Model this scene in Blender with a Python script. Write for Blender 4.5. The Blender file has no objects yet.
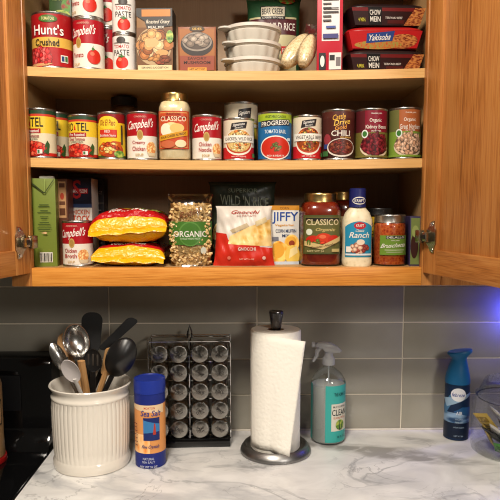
import bpy, bmesh, math, random
from mathutils import Vector, Matrix, Quaternion
random.seed(7)
S = bpy.context.scene
COL = S.collection
PI = math.pi
# ---------------------------------------------------------------- camera
FPX, PPY, PITCH, YAW = 616.0, 269.8, .1012, .0199
EYE = Vector((.0217, -1.6495, 1.528))
FW = Vector((math.sin(YAW)*math.cos(PITCH), math.cos(YAW)*math.cos(PITCH), -math.sin(PITCH)))
RT = Vector((math.cos(YAW), -math.sin(YAW), 0)); UP = RT.cross(FW)
cam = bpy.data.cameras.new('camera'); co = bpy.data.objects.new('camera', cam); COL.objects.link(co)
co.matrix_world = Matrix(((RT.x, UP.x, -FW.x, EYE.x), (RT.y, UP.y, -FW.y, EYE.y), (RT.z, UP.z, -FW.z, EYE.z), (0, 0, 0, 1)))
cam.sensor_width = 36; cam.lens = 36*FPX/500; cam.shift_y = (PPY-250)/500; cam.clip_start = .02
S.camera = co
def ray(px, py): return (FW + RT*((px-250)/FPX) - UP*((py-PPY)/FPX))
def onY(px, py, Y):
    d = ray(px, py); t = (Y-EYE.y)/d.y; return EYE + d*t
def onZ(px, py, z):
    d = ray(px, py); t = (z-EYE.z)/d.z; return EYE + d*t
# ---------------------------------------------------------------- materials
def lin(c):
    return tuple(((v/255)/12.92 if v/255 <= .04045 else ((v/255+.055)/1.055)**2.4) for v in c[:3])+(1,)
MC = {}
def nm(name):
    m = bpy.data.materials.new(name); m.use_nodes = True
    nt = m.node_tree; b = nt.nodes['Principled BSDF']; return m, nt, b
def plain(name, c, rough=.45, metal=0, coat=0, spec=.5):
    if name in MC: return MC[name]
    m, nt, b = nm(name); b.inputs['Base Color'].default_value = lin(c); b.inputs['Roughness'].default_value = rough
    b.inputs['Metallic'].default_value = metal; b.inputs['Coat Weight'].default_value = coat
    b.inputs['Specular IOR Level'].default_value = spec
    # faint procedural mottling
    n = nt.nodes.new('ShaderNodeTexNoise'); n.inputs['Scale'].default_value = 60
    r = nt.nodes.new('ShaderNodeMapRange'); r.inputs['To Min'].default_value = max(0, rough-.05); r.inputs['To Max'].default_value = min(1, rough+.05)
    tc = nt.nodes.new('ShaderNodeTexCoord'); nt.links.new(tc.outputs['Object'], n.inputs['Vector'])
    nt.links.new(n.outputs['Fac'], r.inputs['Value']); nt.links.new(r.outputs['Result'], b.inputs['Roughness'])
    MC[name] = m; return m
def ramp(nt, stops):
    r = nt.nodes.new('ShaderNodeValToRGB'); e = r.color_ramp.elements
    while len(e) < len(stops): e.new(.5)
    for k, (p, c) in enumerate(stops): e[k].position = p; e[k].color = lin(c)
    return r
def coords(nt, scale=(1, 1, 1), rot=(0, 0, 0)):
    tc = nt.nodes.new('ShaderNodeTexCoord'); mp = nt.nodes.new('ShaderNodeMapping')
    mp.inputs['Scale'].default_value = scale; mp.inputs['Rotation'].default_value = rot
    nt.links.new(tc.outputs['Object'], mp.inputs['Vector']); return mp.outputs['Vector']
def noise(nt, vec, scale, detail=4, dist=0, rough=.5):
    n = nt.nodes.new('ShaderNodeTexNoise'); n.inputs['Scale'].default_value = scale; n.inputs['Detail'].default_value = detail
    n.inputs['Distortion'].default_value = dist; n.inputs['Roughness'].default_value = rough
    if vec is not None: nt.links.new(vec, n.inputs['Vector'])
    return n
def bump(nt, b, h, s=.2, d=.002):
    n = nt.nodes.new('ShaderNodeBump'); n.inputs['Strength'].default_value = s; n.inputs['Distance'].default_value = d
    nt.links.new(h, n.inputs['Height']); nt.links.new(n.outputs['Normal'], b.inputs['Normal'])
def food(name, c1, c2, c3, scale=140, stretch=(1, 1, 1), rough=.4):
    if name in MC: return MC[name]
    m, nt, b = nm(name); v = coords(nt, stretch)
    vo = nt.nodes.new('ShaderNodeTexVoronoi'); vo.inputs['Scale'].default_value = scale; nt.links.new(v, vo.inputs['Vector'])
    n = noise(nt, v, scale*.8, 3)
    a = nt.nodes.new('ShaderNodeMath'); a.operation = 'ADD'; nt.links.new(vo.outputs['Distance'], a.inputs[0]); nt.links.new(n.outputs['Fac'], a.inputs[1])
    sb = nt.nodes.new('ShaderNodeMath'); sb.operation = 'MULTIPLY'; sb.inputs[1].default_value = .72; nt.links.new(a.outputs[0], sb.inputs[0])
    r = ramp(nt, [(.3, c1), (.55, c2), (.85, c3)]); nt.links.new(sb.outputs[0], r.inputs['Fac'])
    nt.links.new(r.outputs['Color'], b.inputs['Base Color']); b.inputs['Roughness'].default_value = rough
    MC[name] = m; return m
def wood(name, axis, stops, scale=1., rough=.4):
    m, nt, b = nm(name)
    sc = {'x': (.9, 14, 14), 'z': (14, 14, .9)}[axis]
    v = coords(nt, sc); n1 = noise(nt, v, 2.2*scale, 5, .8)
    sc2 = {'x': (6, 160, 160), 'z': (160, 160, 6)}[axis]
    n2 = noise(nt, coords(nt, sc2), 2.4, 2)
    mx = nt.nodes.new('ShaderNodeMath'); mx.operation = 'MULTIPLY_ADD'; mx.inputs[1].default_value = .58
    nt.links.new(n2.outputs['Fac'], mx.inputs[0]); 
    m2 = nt.nodes.new('ShaderNodeMath'); m2.operation = 'MULTIPLY'; m2.inputs[1].default_value = .54
    nt.links.new(n1.outputs['Fac'], m2.inputs[0]); nt.links.new(m2.outputs[0], mx.inputs[2])
    r = ramp(nt, stops); nt.links.new(mx.outputs[0], r.inputs['Fac'])
    nt.links.new(r.outputs['Color'], b.inputs['Base Color']); b.inputs['Roughness'].default_value = rough
    bump(nt, b, mx.outputs[0], .12, .001); MC[name] = m; return m
OAK = [(.38, (132, 78, 34)), (.5, (168, 104, 47)), (.64, (184, 123, 63))]
wood('oak_upright', 'z', OAK); wood('oak_level', 'x', OAK)
wood('rail_oak', 'x', [(.36, (168, 98, 30)), (.5, (200, 126, 46)), (.66, (216, 146, 64))])
wood('birch', 'x', [(.3, (190, 142, 82)), (.55, (208, 162, 98)), (.8, (216, 176, 114))], .8)
wood('maple_lining', 'z', [(.3, (162, 124, 80)), (.6, (174, 136, 90)), (.8, (180, 144, 98))], .6, .55)
wood('back_lining', 'z', [(.3, (140, 112, 84)), (.6, (150, 120, 90)), (.8, (156, 128, 98))], .6, .6)
wood('maple_shelf', 'x', [(.3, (180, 142, 92)), (.6, (198, 160, 108)), (.8, (204, 168, 118))], .6, .5)
wood('utensil_wood', 'z', [(.3, (150, 104, 60)), (.6, (190, 144, 92)), (.8, (206, 166, 116))], 2, .6)
def tile_mat():
    m, nt, b = nm('glazed_tile'); n = noise(nt, coords(nt), 9, 3)
    r = ramp(nt, [(.3, (146, 141, 128)), (.7, (156, 151, 138))]); nt.links.new(n.outputs['Fac'], r.inputs['Fac'])
    nt.links.new(r.outputs['Color'], b.inputs['Base Color']); b.inputs['Roughness'].default_value = .22; MC['tile'] = m
tile_mat(); plain('grout', (226, 216, 198), .9)
def marble():
    m, nt, b = nm('marble_laminate'); L = nt.links
    v = coords(nt, (1, 1.5, 1), (0, 0, .5))
    base = noise(nt, v, 7, 5, 1.2); r0 = ramp(nt, [(.28, (216, 214, 211)), (.6, (240, 238, 235))]); L.new(base.outputs['Fac'], r0.inputs['Fac'])
    def vein(scale, dist, width, col, fac, prev):
        n = noise(nt, v, scale, 6, dist, .55)
        s = nt.nodes.new('ShaderNodeMath'); s.operation = 'SUBTRACT'; s.inputs[1].default_value = .5; L.new(n.outputs['Fac'], s.inputs[0])
        a = nt.nodes.new('ShaderNodeMath'); a.operation = 'ABSOLUTE'; L.new(s.outputs[0], a.inputs[0])
        mr = nt.nodes.new('ShaderNodeMapRange'); mr.inputs['From Max'].default_value = width; mr.inputs['To Min'].default_value = fac; mr.inputs['To Max'].default_value = 0
        L.new(a.outputs[0], mr.inputs['Value'])
        k = noise(nt, v, 4.5, 2); kr = nt.nodes.new('ShaderNodeMapRange'); kr.inputs['From Min'].default_value = .42; kr.inputs['From Max'].default_value = .62; L.new(k.outputs['Fac'], kr.inputs['Value'])
        mu = nt.nodes.new('ShaderNodeMath'); mu.operation = 'MULTIPLY'; L.new(mr.outputs['Result'], mu.inputs[0]); L.new(kr.outputs['Result'], mu.inputs[1])
        x = nt.nodes.new('ShaderNodeMix'); x.data_type = 'RGBA'; L.new(mu.outputs[0], x.inputs['Factor']); L.new(prev, x.inputs[6]); x.inputs[7].default_value = lin(col)
        return x.outputs[2]
    c = vein(2.4, .9, .085, (176, 177, 180), .7, r0.outputs['Color'])
    c = vein(3.2, .9, .022, (140, 140, 142), .75, c)
    c = vein(5, .8, .009, (120, 118, 118), .55, c)
    # one broad grey vein of the slab, along a slanted streak
    tc = nt.nodes.new('ShaderNodeTexCoord'); mp = nt.nodes.new('ShaderNodeMapping'); mp.vector_type = 'TEXTURE'
    mp.inputs['Location'].default_value = VEIN[0]; mp.inputs['Rotation'].default_value = (0, 0, VEIN[1]); mp.inputs['Scale'].default_value = (VEIN[2], VEIN[3], 1)
    nd = noise(nt, coords(nt), 11, 5); ad = nt.nodes.new('ShaderNodeMixRGB'); ad.blend_type = 'ADD'; ad.inputs['Fac'].default_value = .07
    L.new(tc.outputs['Object'], ad.inputs[1]); L.new(nd.outputs['Color'], ad.inputs[2]); L.new(ad.outputs[0], mp.inputs['Vector'])
    g = nt.nodes.new('ShaderNodeTexGradient'); g.gradient_type = 'SPHERICAL'; L.new(mp.outputs['Vector'], g.inputs['Vector'])
    n3 = noise(nt, coords(nt, (6, 14, 1), (0, 0, VEIN[1])), 1.8, 7, 1.4); r3 = ramp(nt, [(.3, (0, 0, 0)), (.62, (255, 255, 255))]); L.new(n3.outputs['Fac'], r3.inputs['Fac'])
    mu = nt.nodes.new('ShaderNodeMath'); mu.operation = 'MULTIPLY'; L.new(g.outputs['Fac'], mu.inputs[0]); L.new(r3.outputs['Color'], mu.inputs[1])
    m2 = nt.nodes.new('ShaderNodeMath'); m2.operation = 'MULTIPLY'; m2.inputs[1].default_value = 2.6; m2.use_clamp = True; L.new(mu.outputs[0], m2.inputs[0])
    x = nt.nodes.new('ShaderNodeMix'); x.data_type = 'RGBA'; L.new(m2.outputs[0], x.inputs['Factor']); L.new(c, x.inputs[6]); x.inputs[7].default_value = lin((158, 155, 152))
    L.new(x.outputs[2], b.inputs['Base Color']); b.inputs['Roughness'].default_value = .3; MC['marble'] = m
def film(name, tint=(255, 255, 255), gloss=.12, rough=.08, body=0., bodycol=(235, 235, 235)):
    """clear glass or plastic: see-through with reflections at glancing angles"""
    m, nt, b = nm(name); L = nt.links; nt.nodes.remove(b); out = nt.nodes['Material Output']
    t = nt.nodes.new('ShaderNodeBsdfTransparent'); t.inputs['Color'].default_value = lin(tint)
    g = nt.nodes.new('ShaderNodeBsdfGlossy'); g.inputs['Roughness'].default_value = rough
    lw = nt.nodes.new('ShaderNodeLayerWeight'); lw.inputs['Blend'].default_value = .35
    mr = nt.nodes.new('ShaderNodeMapRange'); mr.inputs['To Min'].default_value = gloss*.4; mr.inputs['To Max'].default_value = min(1, gloss*4); L.new(lw.outputs['Fresnel'], mr.inputs['Value'])
    mx = nt.nodes.new('ShaderNodeMixShader'); L.new(mr.outputs['Result'], mx.inputs['Fac']); L.new(t.outputs[0], mx.inputs[1]); L.new(g.outputs[0], mx.inputs[2])
    res = mx.outputs[0]
    if body:
        d = nt.nodes.new('ShaderNodeBsdfDiffuse'); d.inputs['Color'].default_value = lin(bodycol)
        m2 = nt.nodes.new('ShaderNodeMixShader'); m2.inputs['Fac'].default_value = body; L.new(res, m2.inputs[1]); L.new(d.outputs[0], m2.inputs[2]); res = m2.outputs[0]
    L.new(res, out.inputs['Surface']); MC[name] = m; return m
def crinkle(name, c):
    m, nt, b = nm(name); b.inputs['Base Color'].default_value = lin(c); b.inputs['Roughness'].default_value = .24
    n = noise(nt, coords(nt, (1, 1, 1.6)), 42, 4, 1.2); bump(nt, b, n.outputs['Fac'], .8, .006); MC[name] = m
crinkle('yellow_film', (226, 170, 18)); crinkle('red_film', (176, 22, 24))
film('clear_glass', (250, 252, 250)); film('canister_glass', (252, 253, 252), .06, .06)
film('clear_film', (250, 250, 248), .16, .15); film('frosted_plastic', (240, 242, 242), .1, .25, .45, (226, 226, 224))
film('smoked_film', (228, 226, 220), .2, .15)
film('spray_liquid', (240, 244, 244), .1, .1, .5, (228, 230, 226))
plain('steel', (190, 188, 184), .25, 1); plain('dark_steel', (112, 110, 110), .28, 1); plain('base_steel', (150, 148, 146), .38, 1); plain('chrome', (205, 205, 205), .12, 1)
plain('tin', (180, 178, 172), .32, 1); plain('gold_lid', (176, 150, 96), .3, 1); plain('nickel', (170, 160, 140), .25, 1)
def brushed():
    m, nt, b = nm('brushed_lid'); b.inputs['Metallic'].default_value = 1; b.inputs['Base Color'].default_value = lin((142, 138, 132)); b.inputs['Roughness'].default_value = .27
    b.inputs['Anisotropic'].default_value = .92
    tg = nt.nodes.new('ShaderNodeTangent'); tg.direction_type = 'RADIAL'; tg.axis = 'Y'; nt.links.new(tg.outputs[0], b.inputs['Tangent']); MC['brushed'] = m
brushed()
plain('black_plastic', (22, 21, 21), .35); plain('black_gloss', (12, 12, 13), .08); plain('black_matte', (18, 18, 18), .6)
plain('ceramic', (226, 218, 205), .16, coat=.4); plain('cardboard', (176, 140, 100), .8)
def paper():
    m, nt, b = nm('towel_paper'); b.inputs['Base Color'].default_value = lin((243, 238, 226)); b.inputs['Roughness'].default_value = .95
    vo = nt.nodes.new('ShaderNodeTexVoronoi'); vo.inputs['Scale'].default_value = 130; vo.feature = 'SMOOTH_F1'; nt.links.new(coords(nt), vo.inputs['Vector'])
    n = noise(nt, coords(nt), 55, 2, 1.5)
    a = nt.nodes.new('ShaderNodeMath'); a.operation = 'ADD'; nt.links.new(vo.outputs['Distance'], a.inputs[0]); nt.links.new(n.outputs['Fac'], a.inputs[1])
    bump(nt, b, a.outputs[0], .45, .002); MC['towel'] = m
paper()
food('f_tomato', (120, 14, 10), (196, 40, 22), (228, 96, 60), 150)
food('f_crushed', (150, 16, 16), (200, 40, 40), (228, 90, 84), 200)
food('f_enchilada', (150, 50, 14), (214, 96, 24), (240, 176, 70), 120)
food('f_soupcream', (224, 180, 100), (240, 214, 150), (206, 130, 70), 240)
food('f_veg', (110, 30, 14), (186, 84, 30), (150, 130, 56), 260)
food('f_chili', (60, 18, 10), (120, 54, 34), (160, 96, 70), 170)
food('f_kidney', (40, 4, 8), (104, 10, 20), (150, 50, 50), 190)
food('f_bean', (90, 50, 34), (190, 140, 106), (222, 184, 152), 150)
food('f_roast', (150, 80, 30), (206, 150, 90), (236, 214, 180), 90)
food('f_meat', (70, 56, 48), (130, 110, 94), (190, 170, 150), 220)
food('f_noodle', (40, 10, 8), (120, 40, 16), (190, 120, 60), 160, (1, 1, 3))
food('f_pasta', (150, 100, 44), (206, 160, 90), (232, 200, 140), 90)
food('f_gnocchi', (176, 124, 40), (216, 170, 84), (236, 206, 140), 60)
food('f_muffin', (190, 110, 20), (232, 160, 44), (250, 206, 110), 70)
food('f_salsa', (110, 26, 8), (166, 56, 20), (196, 96, 40), 180, rough=.25)
food('f_sauce', (92, 18, 8), (116, 28, 12), (128, 40, 18), 70, rough=.2)
food('f_alfredo', (205, 178, 132), (222, 198, 154), (232, 212, 174), 60, rough=.25)
food('f_grain', (176, 146, 100), (214, 186, 140), (236, 216, 180), 260)
food('f_green', (40, 84, 22), (84, 130, 40), (170, 180, 80), 120)
food('f_pepper', (30, 80, 30), (150, 30, 20), (80, 140, 50), 90)
food('f_ranch', (190, 176, 142), (212, 198, 164), (218, 206, 174), 120)
food('f_waves', (8, 22, 48), (30, 70, 110), (130, 160, 190), 26, (1, 1, 2.5), .3)
food('f_salt', (238, 130, 50), (248, 170, 90), (250, 200, 140), 90, (1, 1, .6))
food('f_print', (30, 26, 24), (90, 60, 44), (150, 110, 80), 220)
def M(k):
    if isinstance(k, tuple): return plain('paint_%d_%d_%d' % k[:3], tuple(int(q*.92) for q in k[:3]), .4, 0, 0, .3)
    return MC[k]
# ---------------------------------------------------------------- mesh building
class MB:
    def __init__(s): s.v = []; s.f = []; s.m = []; s.mats = []
    def mi(s, k):
        if k not in s.mats: s.mats.append(k)
        return s.mats.index(k)
    def add(s, vs, fs, k, T=None):
        o = len(s.v); i = s.mi(k)
        s.v += [(T @ Vector(p) if T else Vector(p)) for p in vs]
        for f in fs: s.f.append([o+a for a in f]); s.m.append(i)
        return s
    def loft(s, rings, k, cap0=True, cap1=True, T=None, closed=True, ks=None):
        n = len(rings[0]); vs = [p for r in rings for p in r]; i0 = len(s.f)
        kk = n if closed else n-1
        for j in range(len(rings)-1):
            fs = [(j*n+i, j*n+(i+1) % n, (j+1)*n+(i+1) % n, (j+1)*n+i) for i in range(kk)]
            if j == 0: s.add(vs, fs, ks[j] if ks else k, T); o = len(s.v)-len(vs)
            else:
                mi = s.mi(ks[j] if ks else k)
                for f in fs: s.f.append([o+a for a in f]); s.m.append(mi)
        if cap0: s.f.append([o+a for a in range(n)][::-1]); s.m.append(s.mi(ks[0] if ks else k))
        if cap1: s.f.append([o+(len(rings)-1)*n+a for a in range(n)]); s.m.append(s.mi(ks[-1] if ks else k))
        return s
    def lathe(s, prof, k, n=40, cap0=True, cap1=True, T=None, p=2., ks=None):
        return s.loft([ring(r, r, z, n, p) for r, z in prof], k, cap0, cap1, T, True, ks)
    def box(s, x0, y0, z0, x1, y1, z1, k, bev=0., T=None):
        if bev <= 0:
            vs = [(x, y, z) for z in (z0, z1) for x, y in ((x0, y0), (x1, y0), (x1, y1), (x0, y1))]
            return s.add(vs, [(0, 3, 2, 1), (4, 5, 6, 7), (0, 1, 5, 4), (1, 2, 6, 5), (2, 3, 7, 6), (3, 0, 4, 7)], k, T)
        bm = bmesh.new(); bmesh.ops.create_cube(bm, size=1)
        for v in bm.verts: v.co = Vector(((x0+x1)/2+v.co.x*(x1-x0), (y0+y1)/2+v.co.y*(y1-y0), (z0+z1)/2+v.co.z*(z1-z0)))
        bmesh.ops.bevel(bm, geom=bm.edges[:], offset=bev, segments=2, affect='EDGES', profile=.6)
        return s.addbm(bm, k, T)
    def addbm(s, bm, k, T=None):
        bm.verts.index_update(); s.add([v.co.copy() for v in bm.verts], [[v.index for v in f.verts] for f in bm.faces], k, T); bm.free(); return s
    def tube(s, pts, r, k, n=8, T=None):
        pts = [Vector(p) for p in pts]; rs = r if isinstance(r, (list, tuple)) else [r]*len(pts); rings = []
        nv = None
        for i, p in enumerate(pts):
            d = (pts[min(i+1, len(pts)-1)]-pts[max(i-1, 0)]).normalized()
            if nv is None: nv = d.orthogonal().normalized()
            nv = (nv-d*nv.dot(d)).normalized(); b = d.cross(nv)
            rings.append([p+nv*math.cos(2*PI*a/n)*rs[i]+b*math.sin(2*PI*a/n)*rs[i] for a in range(n)])
        return s.loft(rings, k, True, True, T)
    def build(s, name, parent=None, smooth=True, sharp=35):
        me = bpy.data.meshes.new(name); me.from_pydata([tuple(p) for p in s.v], [], s.f)
        for k in s.mats: me.materials.append(M(k))
        me.polygons.foreach_set('material_index', s.m)
        if smooth:
            me.polygons.foreach_set('use_smooth', [True]*len(s.f)); me.update(); me.set_sharp_from_angle(angle=math.radians(sharp))
        me.update(); o = bpy.data.objects.new(name, me); COL.objects.link(o)
        if parent is not None: o.parent = parent
        return o
def ring(rx, ry, z, n=40, p=2., cx=0, cy=0):
    out = []
    for i in range(n):
        a = 2*PI*i/n; c, q = math.cos(a), math.sin(a); k = 1/(abs(c)**p+abs(q)**p)**(1/p)
        out.append(Vector((cx+rx*c*k, cy+ry*q*k, z)))
    return out
def thing(name, label, cat, loc, rz=0, group=None):
    o = bpy.data.objects.new(name, None); COL.objects.link(o); o.empty_display_size = .02
    o.location = loc; o.rotation_euler = (0, 0, rz); tag(o, label, cat, group); return o
def tag(o, label, cat, group=None):
    o['label'] = label; o['category'] = cat
    if group: o['group'] = group
    return o
def struct(o): o['kind'] = 'structure'; return o
# ---------------------------------------------------------------- printed lettering and pictures on packages
TX = {}
def textmesh(s):
    if s not in TX:
        c = bpy.data.curves.new('lettering', 'FONT'); c.body = s; c.size = 1; c.offset = .011; c.resolution_u = 2
        o = bpy.data.objects.new('lettering', c); me = bpy.data.meshes.new_from_object(o)
        vs = [v.co.copy() for v in me.vertices]; fs = [list(p.vertices) for p in me.polygons]
        xs = [v.x for v in vs]; ys = [v.y for v in vs]; x0, x1, y0, y1 = min(xs), max(xs), min(ys), max(ys)
        TX[s] = ([((v.x-x0)/(x1-x0)-.5, (v.y-y0)/(y1-y0)-.5) for v in vs], fs)
        bpy.data.objects.remove(o); bpy.data.curves.remove(c); bpy.data.meshes.remove(me)
    return TX[s]
def pile(cu, cv, ru, rv, n, su, sv, cols, seed=1, fat=.3):
    """a printed picture of many small pieces (beans, chunks, noodles) heaped inside an oval"""
    rnd = random.Random(seed); out = []
    for i in range(n):
        a = rnd.uniform(0, 2*PI); q = math.sqrt(rnd.random())*.92; x, y = cu+ru*q*math.cos(a), cv+rv*q*math.sin(a); t = rnd.uniform(0, PI); z = rnd.uniform(.8, 1.25)
        k = rnd.choice(cols); dk = tuple(int(c*.55) for c in k); lt = tuple(min(255, int(c*1.12+14)) for c in k)
        for f, kk, o in ((1.14, dk, 0), (1, k, 0), (.5, lt, .25)):
            pts = []
            for j in range(10):
                b = 2*PI*j/10; ex, ey = math.cos(b)*f, math.sin(b)*f*fat*2
                pts.append((x+su*z*(ex*math.cos(t)-ey*math.sin(t))-o*su*.2, y+sv*z*(ex*math.sin(t)+ey*math.cos(t))+o*sv*.5))
            out.append(('p', pts, kk))
    return ('g', out)
def decals(mb, spec, fn, du=.14, dv=0., h0=.0003, dh=.00022):
    """draw flat printed shapes (u, v) through the surface function fn(u, v, height)"""
    for li, d in enumerate(spec):
        if d[0] == 'g': decals(mb, d[1], fn, du, dv, h0+dh*li, dh/max(4, len(d[1]))); continue
        k = d[-1] if d[0] != 't' else d[6]; bm = bmesh.new(); t = d[0]
        if t == 'r':
            u0, v0, u1, v1 = d[1:5]; bm.faces.new([bm.verts.new((u, v, 0)) for u, v in ((u0, v0), (u1, v0), (u1, v1), (u0, v1))])
        elif t == 'e':
            n = 28; bm.faces.new([bm.verts.new((d[1]+d[3]*math.cos(2*PI*i/n), d[2]+d[4]*math.sin(2*PI*i/n), 0)) for i in range(n)])
        elif t == 'p':
            bm.faces.new([bm.verts.new((u, v, 0)) for u, v in d[1]])
        elif t == 't':
            vs, fs = textmesh(d[1]); sh = d[7] if len(d) > 7 else 0; ro = d[8] if len(d) > 8 else 0
            w, h = d[4], d[5]
            B = [bm.verts.new((d[2]+x*w+sh*y*w*.3, d[3]+y*h+ro*x*w, 0)) for x, y in vs]
            for f in fs:
                try: bm.faces.new([B[i] for i in f])
                except ValueError: pass
        for ax, st in ((0, du), (1, dv)):
            if st <= 0: continue
            cs = [v.co[ax] for v in bm.verts]; a = math.ceil(min(cs)/st); b = math.floor(max(cs)/st)
            no = Vector((1, 0, 0)) if ax == 0 else Vector((0, 1, 0))
            for q in range(a, b+1):
                bmesh.ops.bisect_plane(bm, geom=bm.verts[:]+bm.edges[:]+bm.faces[:], plane_co=no*(q*st), plane_no=no)
        if t != 't': bmesh.ops.triangulate(bm, faces=[f for f in bm.faces if len(f.verts) > 4])
        h = h0+dh*li
        for f in bm.faces:
            if f.normal.z < 0: f.normal_flip()
        for v in bm.verts: v.co = fn(v.co.x, v.co.y, h)
        mb.addbm(bm, k)
def cylmap(R, z0, H, p=2., rf=None):
    def fn(u, v, h):
        c, q = math.sin(u), -math.cos(u); k = 1/(abs(c)**p+abs(q)**p)**(1/p)
        r = ((rf(v) if rf else R)+h)*k
        return Vector((r*c, r*q, z0+v*H))
    return fn
def wrap(name, parent, R, z0, H, bands, spec, p=2., arc=None, rf=None, du=.14):
    """a label around a round package: coloured bands plus the printed design"""
    mb = MB(); fn = cylmap(R, z0, H, p, rf); n = 48; a0, a1 = arc or (-PI, PI)
    for v0, v1, k in bands:
        nv = 5 if rf else 1
        for j in range(nv):
            w0, w1 = v0+(v1-v0)*j/nv, v0+(v1-v0)*(j+1)/nv
            mb.loft([[fn(a0+(a1-a0)*i/n, w, .0002) for i in range(n+1)] for w in (w0, w1)], k, False, False, None, False)
    decals(mb, spec, fn, du, 0, .00045)
    return mb.build(name, parent, True)
def sag(z, x): return -(.0085 if z > 1.75 else .0062 if z > 1.5 else 0)*(1-(x/.45)**2)
ZB, ZM, ZT, ZC = 1.397, 1.6346, 1.8256, .914
def spot(px, Y, z):
    # x on the depth plane Y for image column px, at shelf height z
    d0 = onY(px, 200, Y); d1 = onY(px, 60, Y); t = (z+.03-d0.z)/(d1.z-d0.z); return d0.x+(d1.x-d0.x)*t
def hgt(ytop, Yf, z, px=250): return onY(px, ytop, Yf).z-z
def can(name, label, cat, px0, px1, ytop, z, bands, spec, rz=0, back=0., group=None, R=None, H=None, base=None, front=None):
    Yf = (-.292 if front is None else front)+back
    Yc = Yf+.034
    xa, xb = spot(px0, Yc, z), spot(px1, Yc, z); x = (xa+xb)/2; R = R or (xb-xa)/2*.985; Yc = Yf+R
    zz = base if base is not None else z+sag(z, x)
    H = H or hgt(ytop, Yf, zz)
    zz += .0003; t = thing(name, label, cat, (x, Yc, zz), rz, group); t['r'] = R; t['h'] = H
    b = MB(); r = R*.975
    b.lathe([(R*.9, .0018), (R*.985, 0), (R, .0012), (R, .0026), (r, .0042), (r, H-.0042), (R, H-.0026), (R, H-.0008), (R*.985, H), (R*.94, H-.0008), (R*.92, H-.004), (R*.7, H-.0045), (R*.66, H-.0038), (R*.3, H-.0038)], 'tin')
    b.build('can_body', t)
    wrap('label', t, r+.0002, .0048, H-.0096, bands, spec)
    del t['r']; del t['h']
    return t, H, x, Yc, R
WH = (238, 232, 220); RED = (176, 20, 24); CREAM = (232, 220, 190); BLK = (24, 22, 22); GOLD = (196, 160, 90); DKRED = (140, 14, 22)
# ---------------------------------------------------------------- setting: tiled wall, worktop
TW, TH, TX0, GR = .3998, .1004, .0735, .0034
w = MB(); w.box(-1.3, .004, 0, 1.5, .12, 2.6, (188, 178, 160))
struct(w.build('wall_back', None, False))
w = MB(); w.box(-1.3, .0022, ZC, 1.5, .0038, ZC+5*TH, 'grout')
for i in range(-4, 5):
    for j in range(5):
        xa = TX0+i*TW+GR/2; xb = TX0+(i+1)*TW-GR/2
        if xb < -1.3 or xa > 1.5: continue
        w.box(max(xa, -1.3), 0, ZC+j*TH+GR/2, min(xb, 1.5), .0036, ZC+(j+1)*TH-GR/2, 'tile', .0008)
struct(w.build('trim_backsplash', None, True))
w = MB(); w.box(-.62, -.0045, ZC+.0002, 1.48, -.0002, ZC+.0042, (236, 228, 212), .001); struct(w.build('trim_caulk', None, True))
w = MB(); w.box(-1.3, -2.6, -.05, 1.5, .12, 0, (140, 120, 100)); struct(w.build('floor', None, False))
pa, pb = onZ(290, 435, ZC), onZ(490, 458, ZC)
VEIN = [tuple((pa+pb)/2), math.atan2(pb.y-pa.y, pb.x-pa.x), (pb-pa).length*.66, .042]
marble()
cedge = onZ(53, 448, ZC).x; cedge = (cedge+onZ(14, 500, ZC).x)/2
w = MB(); w.box(cedge, -.64, ZC-.035, 1.48, -.0005, ZC, 'marble', .004)
wt = w.build('worktop', None, True); tag(wt, 'white marble-look worktop with grey veins along the tiled wall', 'countertop')
w = thing('base_cabinet', 'wooden base cabinet carrying the marble-look worktop', 'cabinet', (cedge+.01, -.61, 0))
b = MB(); b.box(0, 0, .0, 1.45-cedge, .6, ZC-.0355, 'oak_upright'); b.build('carcass', w, False)
for i in range(3):
    b = MB(); b.box(.03+i*.55, -.02, .12, .55+i*.55, 0, .84, 'oak_upright', .003); b.build('door', w)
# ---------------------------------------------------------------- wall cabinet
D = .32; XO = .4228; XS = .4655; XI = .446; CB = 1.3576; CT = 2.134; FT = .02
cab = thing('wall_cabinet', 'open oak wall cabinet with two shelves of groceries above the worktop', 'cabinet', (0, 0, CB))
def cz(z): return z-CB
def cbox(name, boxes, k, bev=.001, parent=cab, smooth=True):
    m = MB()
    for bx in boxes: m.box(*bx, k, bev)
    return m.build(name, parent, smooth)
cbox('carcass', [(-XS, -D+FT, cz(CB+.012), -XI, -.001, cz(CT)), (XI, -D+FT, cz(CB+.012), XS, -.001, cz(CT)), (-XI, -D+FT, cz(ZB-.016), XI, -.02, cz(ZB)), (-XI, -D+FT, cz(CT-.016), XI, -.02, cz(CT))], 'maple_lining')
cbox('back_panel', [(-XI, -.02, cz(CB+.012), XI, -.001, cz(CT))], 'back_lining')
ff = MB()
for s in (-1, 1): ff.box(min(s*XO, s*XS), -D, 0, max(s*XO, s*XS), -D+FT, cz(CT), 'oak_upright', .0015)
ff.box(-XO, -D, 0, XO, -D+FT, cz(ZB+.0005), 'rail_oak', .0015); ff.box(-XO, -D, cz(CT-.04), XO, -D+FT, cz(CT), 'rail_oak', .0015)
ff.build('face_frame', cab)
for z in (ZM, ZT):
    m = MB(); n = 24; TK = .0195
    for (y0, y1, k) in ((-.30, -.297, 'birch'), (-.297, -.0205, 'maple_shelf')):
        rs = []
        for i in range(n+1):
            x = -XI+.0005+(2*XI-.001)*i/n; zz = cz(z)+sag(z, x)
            rs.append([Vector((x, y0, zz-TK)), Vector((x, y1, zz-TK)), Vector((x, y1, zz)), Vector((x, y0, zz))])
        m.loft(rs, k)
    m.build('shelf', cab, False)
DB, DT_, DW = 1.3865, 2.115, .448
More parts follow.
